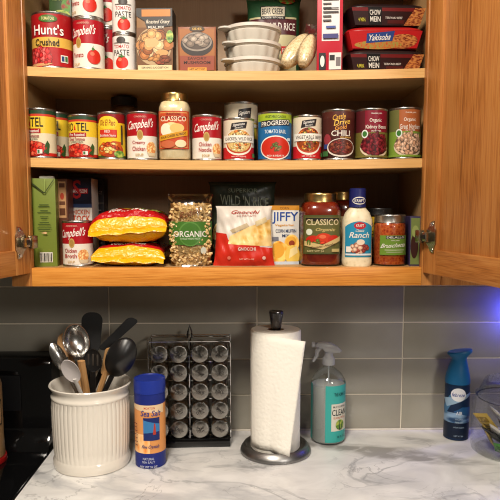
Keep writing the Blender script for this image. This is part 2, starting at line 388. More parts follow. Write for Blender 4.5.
def hinge(parent, s, z):
    m = MB()   # local to the door: x along the door width, y through the door (inner face at y=0, -y outwards into the room side)
    pts = [(.002, -.032), (.014, -.034), (.016, -.02), (.021, -.014), (.021, .014), (.016, .02), (.014, .034), (.002, .032), (-.004, .026), (-.008, .02), (-.016, .014), (-.016, -.014), (-.008, -.02), (-.004, -.026)]
    for y0, y1 in ((0, .0022),):
        n = len(pts); vs = [(s*(.032+x), y0+.0002, z+q) for x, q in pts]+[(s*(.032+x), y1, z+q) for x, q in pts]
        m.add(vs, [tuple(range(n)), tuple(range(n, 2*n))]+[(i, (i+1) % n, n+(i+1) % n, n+i) for i in range(n)], 'nickel')
    xs = sorted((s*.012, s*.036)); m.box(xs[0], .002, z-.010, xs[1], .013, z+.010, 'nickel', .002)
    xs = sorted((s*-.009, s*.014)); m.box(xs[0], .005, z-.014, xs[1], .016, z+.014, 'nickel', .003)
    xs = sorted((s*.018, s*.030)); m.box(xs[0], .0125, z-.005, xs[1], .0145, z+.005, 'black_plastic', .001)
    for q in (-.027, .027): m.lathe([(.0042, 0), (.0042, .001), (.003, .0022), (0.0001, .0024)], 'chrome', 12, True, True, Matrix.Translation((s*.039, .0018, z+q)) @ Matrix.Rotation(-PI/2, 4, 'X'))
    return m.build('hinge', parent)
def door(s, ang):
    # hinge corner (inner face, hinge edge) just in front of the face frame beside the opening
    d = bpy.data.objects.new('door', None); COL.objects.link(d); d.parent = cab; d.location = (s*(XO+.001), -D-.003, cz(DB))
    # the door runs from its hinge edge forward and outward; local +x*s runs outward along the width, inner face looks to +y when shut
    d.rotation_euler = (0, 0, s*ang)
    H = DT_-DB; f = .052; th = .019
    m = MB()
    def bx(a, b, z0, z1, y0, y1, k, bev=.0025):
        xs = sorted((-s*a, -s*b)); m.box(xs[0], y0, z0, xs[1], y1, z1, k, bev)
    bx(0, f, 0, H, -th, 0, 'oak_upright'); bx(DW-f, DW, 0, H, -th, 0, 'oak_upright')
    bx(f, DW-f, 0, f, -th, 0, 'oak_level'); bx(f, DW-f, H-f, H, -th, 0, 'oak_level')
    m.build('door_frame', d)
    m = MB(); bx(f-.003, DW-f+.003, f-.003, H-f+.003, -.014, -.007, 'oak_upright', .001)
    m.build('door_panel', d)
    hinge(d, -s, .068 if s < 0 else .079); hinge(d, -s, H-.072)
    return d
door(-1, math.radians(104)); door(1, math.radians(102))
nb = thing('wall_cabinet', 'oak wall cabinet mostly hidden behind the open door on the right', 'cabinet', (XS+.2315, 0, CB))
cbox('carcass', [(-.23, -D+FT, .012, .23, -.001, cz(CT))], 'maple_lining', .001, nb)
cbox('face_frame', [(-.23, -D, 0, -.19, -D+FT-.0002, cz(CT)), (.19, -D, 0, .23, -D+FT-.0002, cz(CT)), (-.19, -D, 0, .19, -D+FT-.0002, .04), (-.19, -D, cz(CT)-.04, .19, -D+FT-.0002, cz(CT))], 'oak_upright', .001, nb)
cbox('door', [(-.2, -D-.02, .029, .2, -D-.0005, cz(CT)-.02)], 'oak_upright', .003, nb)
# ---------------------------------------------------------------- cans, top shelf
can('tomato_can', 'large red crushed tomato can with yellow band on the top shelf', 'can', 31, 73, 12, ZT,
    [(0, .36, RED), (.36, .55, (222, 178, 76)), (.55, 1, (165, 22, 26))],
    [('e', -.45, .17, .62, .17, (150, 20, 24)), pile(-.45, .17, .62, .17, 60, .11, .05, [(206, 56, 56), (190, 36, 40), (224, 100, 96)], 3, .45), ('p', [(-1.1, .05), (.2, .05), (-.1, .0), (-.9, 0)], (214, 160, 110)), ('r', .56, .08, .95, .22, WH), ('r', .6, .1, .74, .2, (40, 70, 120)), ('r', .78, .1, .92, .2, (60, 110, 60)),
     ('e', .0, .9, .44, .07, (70, 110, 40)), ('t', 'TOMATOES', 0, .9, .6, .06, (220, 210, 150)), ('t', "Hunt's", 0, .69, 1.45, .2, (245, 240, 232)), ('t', 'Crushed', -.08, .45, 1.15, .13, BLK)], rz=.06)
def campbells(name, label, px0, px1, ytop, z, l1, l2, rz=0, pic='f_soupcream', back=0., group='red and white soup cans', kind='noodle', **kw):
    sp = [('t', "Campbell's", -.15 if kind == 'tomato' else -.02, .74, 1.85, .27, (246, 240, 230), .35, .04), ('e', -.35 if kind != 'noodle' else 0, .52, .2, .115, GOLD), ('e', -.35 if kind != 'noodle' else 0, .52, .14, .08, (170, 134, 66)), ('t', '- CONDENSED -', 0, .93, .9, .04, (230, 170, 150))]
    if kind == 'tomato':
        sp += [('t', 'Tomato', -.4, .26, .8, .1, RED), ('e', .66, .22, .44, .155, (206, 40, 22)), ('e', .54, .28, .14, .04, (236, 110, 80)), ('p', [(.5, .39), (.56, .34), (.72, .38), (.6, .41), (.62, .46), (.55, .41)], (60, 120, 40)), ('t', 'SOUP', -.5, .06, .5, .06, GOLD)]
    else:
        sp += [('t', l1, -.1, .34, .85, .1, RED), ('t', l2, -.1, .21, .85, .1, RED), ('e', .75, .22, .36, .15, pic), ('p', [(.42, .12), (1.15, .12), (1.0, .04), (.55, .04)], (214, 196, 160)), ('t', 'SOUP', -.05, .07, .5, .06, GOLD)]
    return can(name, label, 'can', px0, px1, ytop, z, [(0, .5, (238, 230, 216)), (.5, 1, (172, 16, 30))], sp, rz, back, group, **kw)
t, h0, x0, y0, r0 = campbells('soup_can', 'red and white tomato soup can beside the large crushed tomato can, lower of its stack', 73.5, 105, 18, ZT, '', '', -.12, kind='tomato', group='red and white tomato soup cans')
def restack(src, name, label, loc, rz, group=None):
    r = src.copy(); COL.objects.link(r); r.location = loc; r.rotation_euler = (0, 0, rz); r['label'] = label
    if group: r['group'] = group
    for c in src.children:
        k = c.copy(); COL.objects.link(k); k.parent = r
    return r
zt = ZT+sag(ZT, x0)
restack(t, 'soup_can', 'red and white tomato soup can cut by the top edge, on the front soup can', (x0-.001, y0+.002, zt+h0+.0003), -.3)
restack(t, 'soup_can', 'red and white soup can behind the front tomato soup stack, standing on the shelf', (x0+.026, y0+.0715, zt-.0002), -.5)
restack(t, 'soup_can', 'red and white soup can behind the front tomato soup stack, upper of the rear pair', (x0+.026, y0+.0715, zt+h0+.0003), -.5)
# green carton standing behind the crushed tomatoes
def carton(name, label, cat, x, y, z, wd, dp, ht, k, front=[], side=[], rz=0, sidek=None, group=None, part=None, du=0.):
    t = thing(name, label, cat, (x, y, z), rz, group); m = MB(); m.box(-wd/2, -dp/2, 0, wd/2, dp/2, ht, k, min(.0012, wd/20))
    if front: decals(m, front, lambda u, v, h: Vector((u*wd/2, -dp/2-h, v*ht)))
    if side: decals(m, side, lambda u, v, h: Vector((wd/2+h, u*dp/2, v*ht)))
    m.build(part or 'box_body', t, True); return t
def pxw(pxa, pxb, Y, z): return (spot(pxa, Y, z)+spot(pxb, Y, z))/2, spot(pxb, Y, z)-spot(pxa, Y, z)
x, wd = pxw(51, 73, -.165, ZT)
carton('food_carton', 'green carton with red and green vegetables printed on it, behind the crushed tomato can', 'carton', x, -.14, ZT+sag(ZT, x), wd, .05, .2, (52, 78, 34), [('e', .5, .83, .4, .09, 'f_pepper'), ('e', .0, .72, .9, .07, 'f_green'), ('e', .3, .6, .6, .05, (150, 40, 26)), ('t', 'Garden', -.2, .92, 1.2, .05, (190, 200, 120))], part='carton_body')
# tomato paste cans
sp = [('t', 'TOMATO', 0, .68, 1.35, .11, RED), ('t', 'PASTE', 0, .5, 1.4, .17, (60, 54, 50)), ('e', .05, .2, .55, .18, (208, 42, 24)), ('e', -.1, .28, .16, .05, (238, 120, 90)), ('p', [(-.3, .4), (.05, .33), (.4, .4), (.15, .4), (.08, .46), (-.05, .4)], (60, 110, 40)), ('e', 0, .87, .38, .1, (70, 66, 62)), ('r', -.7, .78, .7, .8, (70, 66, 62))]
t, h0, x0, y0, r0 = can('paste_can', 'small white can of tomato paste standing on the top shelf, lower of two', 'can', 113.5, 137, 34, ZT, [(0, 1, (236, 230, 222))], sp, -.12, .012, 'stacked tomato paste cans')
zt = ZT+sag(ZT, x0)
restack(t, 'paste_can', 'small white can of tomato paste cut by the top edge, upper of two', (x0+.0005, y0, zt+h0+.0003), .1)
# two dry mix boxes
x, wd = pxw(137.5, 173.5, -.285, ZT)
carton('gravy_mix_box', 'tall boxed mix with roast meat picture and dark banner beside the tomato paste cans', 'box', x, -.26, ZT+sag(ZT, x), wd, .05, hgt(9, -.285, ZT+sag(ZT, x)), (150, 112, 76),
       [('r', -1, .1, 1, .7, (120, 80, 46)), ('e', -.05, .4, .98, .3, (190, 160, 120)), pile(-.05, .4, .88, .22, 60, .26, .07, [(196, 134, 76), (176, 108, 54), (214, 160, 100), (150, 84, 40), (226, 190, 140)], 5, .5), ('e', -.15, .46, .4, .07, (222, 178, 122)), ('e', .4, .3, .35, .05, (214, 160, 100)), pile(.3, .2, .6, .06, 16, .2, .04, [(150, 66, 34), (120, 60, 30), (180, 120, 60)], 6), ('p', [(-1, 1), (1, 1), (1, .72), (-.4, .68), (-.55, .8), (-1, .88)], (60, 56, 54)), ('r', -.7, .87, .9, .98, (206, 130, 60)), ('t', 'Roasted Gravy', .2, .78, 1.3, .08, (230, 220, 200), .2), ('t', 'MEAL MIX', .1, .7, .9, .04, WH), ('r', -.95, .02, .95, .1, (224, 206, 160)), ('t', 'SERVING SUGGESTION', 0, .06, 1.5, .03, BLK), ('e', .85, .55, .2, .1, 'f_green')], [('r', -1, 0, 1, 1, (50, 44, 40))], rz=-.05)
x, wd = pxw(178.5, 216.5, -.285, ZT)
carton('mushroom_mix_box', 'orange boxed mix with a bowl picture beside the white plastic bowls', 'box', x, -.26, ZT+sag(ZT, x), wd, .05, hgt(27, -.285, ZT+sag(ZT, x)), (140, 72, 34),
       [('r', -.92, .36, .92, .96, (166, 100, 44)), ('e', 0, .62, .86, .27, (50, 42, 38)), ('e', 0, .67, .78, .21, (150, 138, 124)), ('e', 0, .67, .7, .17, (84, 70, 60)), pile(0, .67, .66, .15, 18, .22, .06, [(150, 132, 116), (120, 104, 90), (170, 154, 136)], 8, .4), ('e', 0, .95, .4, .07, (70, 50, 30)), ('t', 'SIDES', 0, .95, .5, .05, (226, 180, 90)), ('r', -.9, .04, .9, .36, (150, 70, 44)), ('t', 'SAVORY', 0, .3, 1.0, .06, (60, 24, 14)), ('t', 'MUSHROOM', 0, .21, 1.4, .07, (60, 24, 14)), ('r', -.5, .02, .5, .1, (220, 150, 50)), ('t', 'NET WT 7 OZ', 0, .06, .8, .04, BLK)], [('r', -1, 0, 1, 1, (60, 40, 30))], rz=-.03)
# white bowls
x, wd = pxw(224, 281, -.22, ZT); R = wd/2
zt = ZT+sag(ZT, x)
def bowl(label, z, rz):
    t = thing('plastic_bowl', label, 'bowl', (x, -.292+R, z), rz, 'stacked white bowls'); n = 96; rings = []
    for r, h in ((.82, 0), (.85, .003), (.93, .021)):
        rings.append([Vector((R*r*(1+(.03 if (i//3) % 2 else 0))*math.cos(2*PI*i/n), R*r*(1+(.03 if (i//3) % 2 else 0))*math.sin(2*PI*i/n), h)) for i in range(n)])
    for r, h in ((.9, .024), (.97, .026)): rings.append(ring(R*r, R*r, h, n))
    MB().loft(rings, (216, 208, 194), True, True).build('bowl_body', t)
    m = MB(); m.lathe([(R*.97, .0262), (R, .027), (R, .0335), (R*.96, .0345), (R*.9, .0335), (R*.86, .0315)], (222, 214, 202), 56)
    m.lathe([(.013, -.001), (.017, .0), (.017, .0035), (.012, .0045)], (216, 208, 196), 20, True, True, Matrix.Translation((-R*.88, -R*.5, .0275)))
    m.build('lid', t)
bh = .0351
for i, (l, a) in enumerate((('white ribbed plastic bowl with lid, lowest of the stack of three', .1), ('white ribbed plastic bowl with lid, middle of the stack of three', .16), ('white ribbed plastic bowl with lid, topmost of the stack of three', -.1))): bowl(l, zt+i*bh, a)
# ---------------------------------------------------------------- soft bags
def bagfn(W, H, T, pw=.07, lean=0., base=0., seed=0, wr=.0016, topw=1.):
    rnd = random.Random(seed); ph = [rnd.uniform(0, 6.28) for _ in range(6)]; fr = [rnd.uniform(3, 9) for _ in range(6)]
    def g(u, v):
        a = max(0, 1-abs(u)**2.6)**.6; b = max(0, 1-abs(2*v-1)**5)**.55
        if base: b = max(b, base*(1-v)**3) if v < .5 else b
        return a*b
    def side(sg):
        def fn(u, v, h):
            q = g(u, v); wr_ = wr*(math.sin(fr[0]*u*2+ph[0]+fr[1]*v*2)+math.sin(fr[2]*v*3+ph[2]-u*4)+.7*math.sin(fr[3]*u*4+fr[4]*v*5+ph[3]))*min(1, q*2.2+.15)
            ww = W/2*(1-pw*g(0, v))*(1+(topw-1)*v)
            y = -sg*(T/2*q+wr_*.6+h)
            return Vector((u*ww, y+lean*v*H, v*H))
        return fn
    return side
def pouch(name, label, cat, x, y, z, W, H, T, k, spec, rz=0, parts=None, group=None, du=.12, dv=.1, backk=None, body='bag', **kw):
    t = thing(name, label, cat, (x, y, z), rz, group); m = MB(); sd = bagfn(W, H, T, **kw); n = 30
    for sg in (1, -1):
        fn = sd(sg); rows = [[fn(-1+2*i/n, j/n, 0) for i in range(n+1)] for j in range(n+1)]
        if sg < 0: rows = [r[::-1] for r in rows]
        m.loft(rows, k if sg > 0 else (backk or k), False, False, None, False)
    decals(m, spec, sd(1), 1/15, 1/30, .0006, .00035); m.build(body, t, True, 60); return t, sd
x, wd = pxw(246, 301, -.11, ZT); zt = ZT+sag(ZT, x)
pouch('rice_pouch', 'green and cream wild rice soup pouch standing behind the white bowls', 'pouch', x, -.10, zt, wd, hgt(-3, -.12, zt), .05, (40, 82, 50),
      [('r', -.93, .03, .88, .78, (206, 196, 150)), ('r', -.93, .58, .88, .76, (84, 34, 40)), ('t', 'WILD RICE', .3, .67, 1.05, .085, (240, 232, 220)), ('r', -.5, .75, .45, .9, (30, 30, 28)), ('r', -.47, .785, .42, .89, (226, 216, 190)), ('t', 'BEAR CREEK', -.03, .837, .82, .07, BLK), ('t', 'COUNTRY KITCHENS', -.03, .767, .8, .02, WH), ('r', .3, .36, .75, .45, (196, 30, 30)), ('t', 'FAMILY', .52, .405, .36, .05, WH), ('e', .45, .28, .14, .06, (196, 60, 40)), ('e', .5, .97, .3, .05, 'f_pepper')], rz=-.05, seed=3)
# two clear bags of grain, leaning
def grainbag(label, pxa, pya, pxb, pyb, Y, rad):
    a = onY(pxa, pya, Y); b = onY(pxb, pyb, Y+.03); z = ZT+sag(ZT, a.x)
    t = thing('grain_bag', label, 'bag', (a.x, Y, z), 0, 'clear bags of grain'); ax = (b-a); L = ax.length; q = Vector((0, 0, 1)).rotation_difference(ax.normalized())
    off = Vector((0, 0, a.z-z)); T = Matrix.Translation(off) @ q.to_matrix().to_4x4(); m = MB(); rs = []; rnd = random.Random(int(pxa))
    for j in range(13):
        s = j/12; r = rad*(math.sin(PI*min(.97, max(.05, s*.93+.04)))**.42); r *= 1-.08*s
        rs.append([Vector((r*1.0*math.cos(2*PI*i/24)*(1+rnd.uniform(-.03, .03)), r*.9*math.sin(2*PI*i/24)*(1+rnd.uniform(-.03, .03)), s*L)) for i in range(24)])
    m.loft(rs, 'f_grain', True, True, T); o = m.build('grain', t, True, 70)
    m = MB(); rs2 = [[Vector((p.x*1.05+(rnd.uniform(-1, 1)*.0006), p.y*1.05, p.z)) for p in r] for r in rs]
    tw = [[Vector((.012*s*math.cos(2*PI*i/24)*(1+.3*math.sin(i*2.1)), .005*s*math.sin(2*PI*i/24), L*1.02+h)) for i in range(24)] for s, h in ((.7, .004), (1, .014), (1.3, .024))]
    m.loft(rs2+tw, 'clear_film', True, True, T); m.build('bag_film', t, True, 70)
grainbag('clear bag of beige grain slumped against the wild rice pouch', 284, 66, 307, 36, -.245, .0225)
grainbag('clear bag of beige grain leaning against the red box', 302.5, 66, 312, 36, -.268, .0195)
# red box seen by its narrow side
x, wd = pxw(316.5, 343, -.285, ZT); zt = ZT+sag(ZT, x)
ls = [('r', -.62, .28, .75, 1.0, (232, 228, 222))]
for i in range(15): ls.append(('r', -.54, .97-.037*i, .1 if i % 3 else .66, .985-.037*i, (70, 66, 66)))
ls += [('r', -.54, .74, .66, .75, BLK), ('r', -.54, .56, .66, .57, BLK), ('r', -.3, .39, .45, .41, (60, 80, 150)), ('r', -.54, .3, .66, .34, (60, 60, 120)), ('r', -.82, .02, -.3, .17, BLK), ('e', -.56, .095, .17, .05, WH), ('r', -.05, .02, .9, .17, (228, 220, 214)), ('r', .0, .1, .4, .15, BLK), ('r', .5, .05, .85, .13, (120, 110, 110))]
carton('red_box', 'tall red box with nutrition panel on its narrow side, beside the stacked noodle trays', 'box', x+.006, -.232, zt, wd*.96, .1, .235, (190, 22, 44), ls, rz=-.12)
# noodle trays
x, wd = pxw(343.5, 421, -.24, ZT)
def tray(label, z, dark, rz, dx):
    t = thing('noodle_tray', label, 'tray', (x+dx, -.215, z), rz, 'stacked noodle trays'); W = wd*.985; dp = .13; H = .0492; k = (34, 20, 20) if dark else (176, 24, 26)
    m = MB()
    m.loft([[Vector((p.x*f, p.y*g, zz)) for p in ring(W/2, dp/2, 0, 48, 7)] for f, g, zz in ((.86, .86, 0), (.88, .88, .002), (.955, .955, H*.6), (.99, .99, H*.72))], k, True, True)
    fn = lambda u, v, h: Vector((u*W/2*(.86+.13*min(v, .92))*.97, -(dp/2*(.868+.122*min(1., v*1.0)))-h-.0006, .0012+v*H*.70))
    if dark:
        decals(m, [('r', -.98, 0, .98, 1, (44, 16, 16)), ('r', -.98, .8, .98, 1, (110, 24, 24)), ('r', .0, .1, .5, .3, (80, 22, 20)), ('p', [(.5, .0), (1, 0), (1, 1), (.72, 1)], 'f_noodle'), ('r', -.55, .02, -.18, 1, (16, 14, 14)), ('t', 'CHOW', -.36, .72, .3, .3, WH), ('t', 'MEIN', -.36, .34, .3, .3, WH), ('t', 'TERIYAKI BEEF', .17, .42, .5, .12, (220, 210, 200)), ('t', '4 MIN', -.76, .3, .2, .22, (200, 190, 60))], fn, .1, 0)
    else:
        decals(m, [('r', -.98, 0, .98, 1, (186, 26, 28)), ('e', .5, .4, .42, .42, 'f_noodle'), ('e', -.2, .2, .7, .25, 'f_veg'), ('p', [(-.55, .3), (.2, .42), (.24, 1), (-.5, .86)], (40, 66, 130)), ('t', 'Yakisoba', -.16, .64, .62, .36, WH, .3, .1)], fn, .1, 0)
    m.build('tray_body', t)
    m = MB(); m.loft([ring(W/2*a, dp/2*a, zz, 48, 6) for a, zz in ((.99, H*.725), (1, H*.74), (1, H*.78), (.96, H*.86), (.85, H*.93), (.5, H*.96))], k, True, True)
    decals(m, [('r', -.9, .2, .9, .8, (70, 18, 16)), ('r', .1, .25, .8, .6, (206, 200, 196))] if dark else [('r', -.9, .2, .9, .8, (196, 40, 30)), ('r', -.4, .3, .5, .7, 'f_noodle')], lambda u, v, h: Vector((u*W/2*.85, (v-.5)*dp*.8, H*.961+h)))
    m.build('film_lid', t)
    return H*.962
zt = ZT+sag(ZT, x)+.0004; hh = .0492*.962+.0012
tray('dark noodle tray at the bottom of the stack by the right door', zt, True, .02, -.0005)
tray('bright red noodle tray with blue patch, middle of the stack', zt+hh, False, -.03, -.001)
tray('dark noodle tray on top of the stack by the right door', zt+2*hh, True, .03, .0)
# ---------------------------------------------------------------- cans, middle shelf
def rotel(label, a, b, top, rz, back=0., **kw):
    sp = [('t', 'RO', -.62, .74, .56, .2, BLK), ('p', [(-.3, .66), (-.14, .66), (-.22, .8)], (206, 40, 30)), ('t', 'TEL', .3, .74, .86, .2, BLK), ('r', -.8, .5, .55, .6, (170, 22, 22)), ('t', 'Fire Roasted', -.12, .55, 1.1, .07, WH), ('t', 'Diced Tomatoes', -.1, .44, 1.1, .08, (150, 40, 60)), ('t', '& GREEN CHILIES', -.1, .37, .9, .035, BLK), ('e', 0, .16, .95, .17, (180, 24, 18)), ('e', 0, .18, .85, .15, (150, 24, 14)), pile(0, .18, .86, .15, 46, .14, .045, [(206, 40, 24), (190, 28, 18), (224, 90, 60)], 7, .45), ('p', [(.7, .08), (1.0, .04), (1.1, .26), (.95, .34), (.8, .24)], (50, 84, 40)), ('r', .3, .05, .62, .14, WH), ('r', .33, .06, .46, .13, (60, 110, 60))]
    return can('tomato_can', label, 'can', a, b, top, ZM, [(0, .07, (200, 40, 30)), (.07, .5, (228, 214, 180)), (.5, .87, (232, 196, 50)), (.87, .92, (200, 60, 40)), (.92, 1, (40, 70, 44))], sp, rz, back, 'diced tomato cans', **kw)
rotel('yellow and red diced tomato can at the left end of the middle shelf', 27, 57, 108.5, -.3)
rotel('yellow and red diced tomato can half hidden between its two twins', 44, 70, 112, -.1, .075)
rotel('yellow and red diced tomato can beside the yellow enchilada sauce', 69, 98.5, 114.5, -.12)
can('sauce_can', 'yellow enchilada sauce can standing left of the creamy chicken soup', 'can', 98.5, 126, 112, ZM, [(0, .05, (60, 90, 40)), (.05, .8, (236, 196, 40)), (.8, 1, (140, 24, 26))],
    [('e', -.1, .8, .8, .15, (240, 206, 50)), ('t', 'Old El Paso', -.1, .8, 1.2, .14, (150, 30, 20), .1), ('r', -.75, .46, .6, .64, (206, 50, 34)), ('t', 'RED', -.1, .6, .4, .06, WH), ('t', 'Enchilada Sauce', -.1, .51, 1.2, .06, WH), ('e', .1, .18, 1.0, .17, (170, 60, 30)), ('p', [(-.9, .1), (-.4, .06), (.9, .2), (.9, .36), (.3, .38), (-.7, .22)], (200, 84, 24)), pile(0, .22, .8, .13, 40, .2, .04, [(206, 84, 26), (226, 130, 40), (170, 54, 20), (236, 200, 120)], 9), ('r', .9, .3, 1.05, .75, (60, 50, 40)), ('e', .75, .08, .4, .08, 'f_green')], -.02)
def jar(name, label, cat, x, y, z, prof, p, k, lidk, lid, bands, spec, lab, rz=0, glass=True, lidname='lid', group=None, fill=.97):
    """prof: (radius, height) outline of the glass; lid: (radius, z0, z1)"""
    t = thing(name, label, cat, (x, y, z), rz, group)
    def rf(zz):
        for (r0, z0), (r1, z1) in zip(prof, prof[1:]):
            if z0 <= zz <= z1 and z1 > z0: return r0+(r1-r0)*(zz-z0)/(z1-z0)
        return prof[-1][0]
    zf = prof[-1][1]*fill
    inner = [(max(.002, r-.0022), min(zf, zz+.003 if i == 0 else zz)) for i, (r, zz) in enumerate(prof) if zz < zf]+[(rf(zf)-.0022, zf)]
    MB().lathe(inner, k, 48, p=p).build('contents', t, True, 50)
    if glass: MB().lathe(prof, 'clear_glass', 48, p=p).build('glass', t, True, 50)
    r, z0, z1 = lid; m = MB(); n = 72
    def kr(rr, zz): return [Vector((rr*(1+(.012 if i % 2 else 0))*math.cos(2*PI*i/n), rr*(1+(.012 if i % 2 else 0))*math.sin(2*PI*i/n), zz)) for i in range(n)]
    hh = z1-z0
    m.loft([ring(r*.98, r*.98, z0, n), ring(r*1.01, r*1.01, z0+hh*.08, n), kr(r*.99, z0+hh*.16), kr(r*.99, z0+hh*.78), ring(r, r, z0+hh*.86, n), ring(r*.97, r*.97, z1-hh*.03, n), ring(r*.9, r*.9, z1, n), ring(r*.84, r*.84, z1-.001, n)], lidk, True, True)
    m.build(lidname, t, True, 30)
    if lab:
        l0, l1, arc = lab; wrap('label', t, 0, l0, l1-l0, bands, spec, p, arc, lambda v: rf(l0+v*(l1-l0))+.0003, .1)
    return t
def mason(R, H):   # outline of a rounded-square sauce jar
    return [(R*.86, 0), (R*.97, .004), (R, .010), (R*.985, H*.3), (R*.985, H*.55), (R, H*.73), (R*.99, H*.79), (R*.88, H*.86), (R*.76, H*.88), (R*.76, H*.91)]
# dark jar at the back
x, wd = pxw(112, 138, -.1, ZM); z = ZM+sag(ZM, x); H = hgt(97, -.12, z)
jar('glass_jar', 'brown jar with a dark lid hidden behind the enchilada sauce can', 'jar', x, -.10, z, mason(wd/2*1.08, H), 2.4, (90, 50, 26), 'black_plastic', (wd/2, H*.87, H), [], [], None)
campbells('soup_can', 'red and white creamy chicken soup can between enchilada sauce and pale sauce jar', 127, 158, 111.5, ZM, 'Creamy', 'Chicken')
x, wd = pxw(158.5, 191.5, -.26, ZM); z = ZM+sag(ZM, x); R = wd/2; H = hgt(92.5, -.28, z); yj = -.293+R
jar('sauce_jar', 'tall jar of pale cream sauce with a gold lid on the middle shelf', 'jar', x, yj, z, mason(R, H), 2.8, 'f_alfredo', 'gold_lid', (R*.8, H*.865, H), [(0, 1, (190, 60, 30))],
    [('r', -.82, .03, .82, .97, (214, 150, 90)), ('r', -.78, .06, .78, .94, (196, 76, 40)), ('r', -.78, .72, .78, .86, (150, 30, 24)), ('t', 'CLASSICO', 0, .79, 1.45, .13, (240, 224, 190)), ('e', -.1, .5, .55, .2, (236, 214, 150)), ('e', -.42, .5, .3, .17, (240, 230, 200)), ('e', .2, .55, .4, .12, (230, 190, 110)), ('p', [(-.8, .2), (.8, .36), (.8, .5), (-.8, .34)], (214, 150, 30)), ('t', 'FOUR CHEESE ALFREDO', 0, .35, 1.4, .06, BLK, 0, .1), ('e', .4, .14, .3, .1, (236, 216, 170)), ('e', -.3, .12, .4, .1, (196, 100, 60)), ('t', 'TRADITIONS', 0, .92, .8, .05, (120, 40, 30))], (H*.17, H*.72, (-.95, .95)), 0)
campbells('soup_can', 'red and white chicken noodle soup can right of the pale sauce jar', 192, 222, 114.5, ZM, 'Chicken', 'Noodle', .02)
def signature(label, a, b, top, l1, pc, bc, rz=0, back=0., **kw):
    sp = [('e', 0, .42, 1.0, .34, (244, 236, 220)), ('e', 0, .44, .92, .31, (190, 70, 36)), ('e', 0, .46, .84, .29, bc), pile(0, .46, .82, .28, 80, .1, .034, pc, 6), ('p', [(-.55, .74), (.45, .79), (.55, .96), (-.45, .91)], (38, 34, 36)), ('t', 'Signature', .0, .87, .75, .09, (236, 230, 220), .2, .06), ('t', 'SELECT', .0, .795, .5, .03, (236, 230, 220), 0, .06), ('r', -1.12, .42, 1.12, .6, (240, 234, 220)), ('t', l1, 0, .51, 1.9, .085, (70, 60, 54)), ('t', 'SOUP', 0, .445, .5, .03, (120, 110, 100)), ('t', 'NET WT 18.6 OZ', 0, .05, .9, .03, WH), ('r', .95, .04, 1.2, .14, (70, 130, 70))]
    return can('soup_can', label, 'can', a, b, top, ZM, [(0, .3, (196, 30, 34)), (.3, 1, (224, 210, 184))], sp, rz, back, 'cream and red soup cans', **kw)
signature('cream and red chicken wild rice soup can in front of a taller can', 223, 254.5, 117.5, 'CHICKEN WILD RICE', [(236, 206, 140), (224, 180, 100), (214, 120, 50), (120, 84, 50), (240, 224, 180)], (226, 190, 120), .0)
t = can('soup_can', 'taller cream can with a black tag rising behind the chicken wild rice soup', 'can', 224, 258, 101.5, ZM, [(0, .4, (70, 60, 50)), (.4, .68, (226, 200, 70)), (.68, 1, (226, 214, 188))],
        [('p', [(-.2, .72), (.6, .76), (.66, .94), (-.14, .9)], (38, 34, 36)), ('t', 'Signature', .23, .84, .66, .09, (236, 230, 220), .2, .06), ('r', .2, .6, 1.2, .66, (238, 232, 216)), ('r', -.2, .45, .9, .6, 'f_green')], 0, .072, 'cream and red soup cans')
can('soup_can', 'blue can of tomato basil soup with a red soup bowl picture', 'can', 257.5, 292, 111, ZM, [(0, .84, (24, 104, 160)), (.84, 1, (170, 190, 50))],
    [('p', [(-1.4, .88), (-.3, .8), (.6, .84), (1.5, .8), (1.5, .9), (-1.4, .95)], (160, 186, 46)), ('t', 'VEGETABLE CLASSICS', 0, .93, 1.3, .055, (40, 70, 40)), ('p', [(-1.0, .7), (.95, .75), (.95, .88), (-1.0, .84)], (30, 30, 40)), ('t', 'PROGRESSO', 0, .79, 1.8, .105, WH, 0, .03), ('t', 'TOMATO BASIL', -.02, .6, 1.3, .085, (220, 234, 240)), ('e', 0, .24, .98, .27, (240, 236, 226)), ('e', 0, .24, .9, .245, (200, 44, 26)), pile(.02, .25, .28, .09, 22, .1, .03, [(150, 110, 60), (110, 80, 40), (90, 110, 50)], 2), ('t', 'RICH & HEARTY', 0, .06, 1.0, .04, WH), ('r', .7, .4, .95, .46, (200, 220, 230))], .0)
signature('cream and red vegetable beef soup can right of the blue soup can', 292.5, 321.5, 114.5, 'VEGETABLE BEEF', [(150, 60, 24), (206, 110, 30), (96, 40, 20), (110, 130, 50), (214, 170, 80)], (150, 66, 24), .0)
can('chili_can', 'dark brown can of chili with a bowl picture', 'can', 321.5, 355, 108.5, ZM, [(0, .12, (50, 22, 18)), (.12, .86, (74, 30, 24)), (.86, 1, (84, 40, 32))],
    [('t', 'Cattle', -.1, .88, .8, .12, (226, 170, 60), .2, .05), ('t', 'Drive', .1, .77, 1.0, .12, (236, 190, 80), .2, .05), ('t', 'Gold', .0, .655, .7, .1, (226, 150, 60), .2, .05), ('t', 'CHILI', .0, .53, 1.15, .12, (240, 230, 214)), ('t', 'NO BEANS', .3, .44, .7, .035, (226, 180, 90)), ('e', -.85, .4, .25, .12, (150, 50, 60)), ('r', -1.1, .2, -.7, .3, (50, 70, 130)), ('e', .05, .22, .88, .2, (226, 214, 200)), ('e', .05, .23, .8, .175, (90, 40, 26)), pile(.05, .235, .74, .15, 60, .11, .035, [(110, 46, 30), (140, 70, 46), (80, 30, 22), (120, 30, 26)], 4), ('r', -1.2, .04, -.75, .15, (60, 110, 60))], .0)
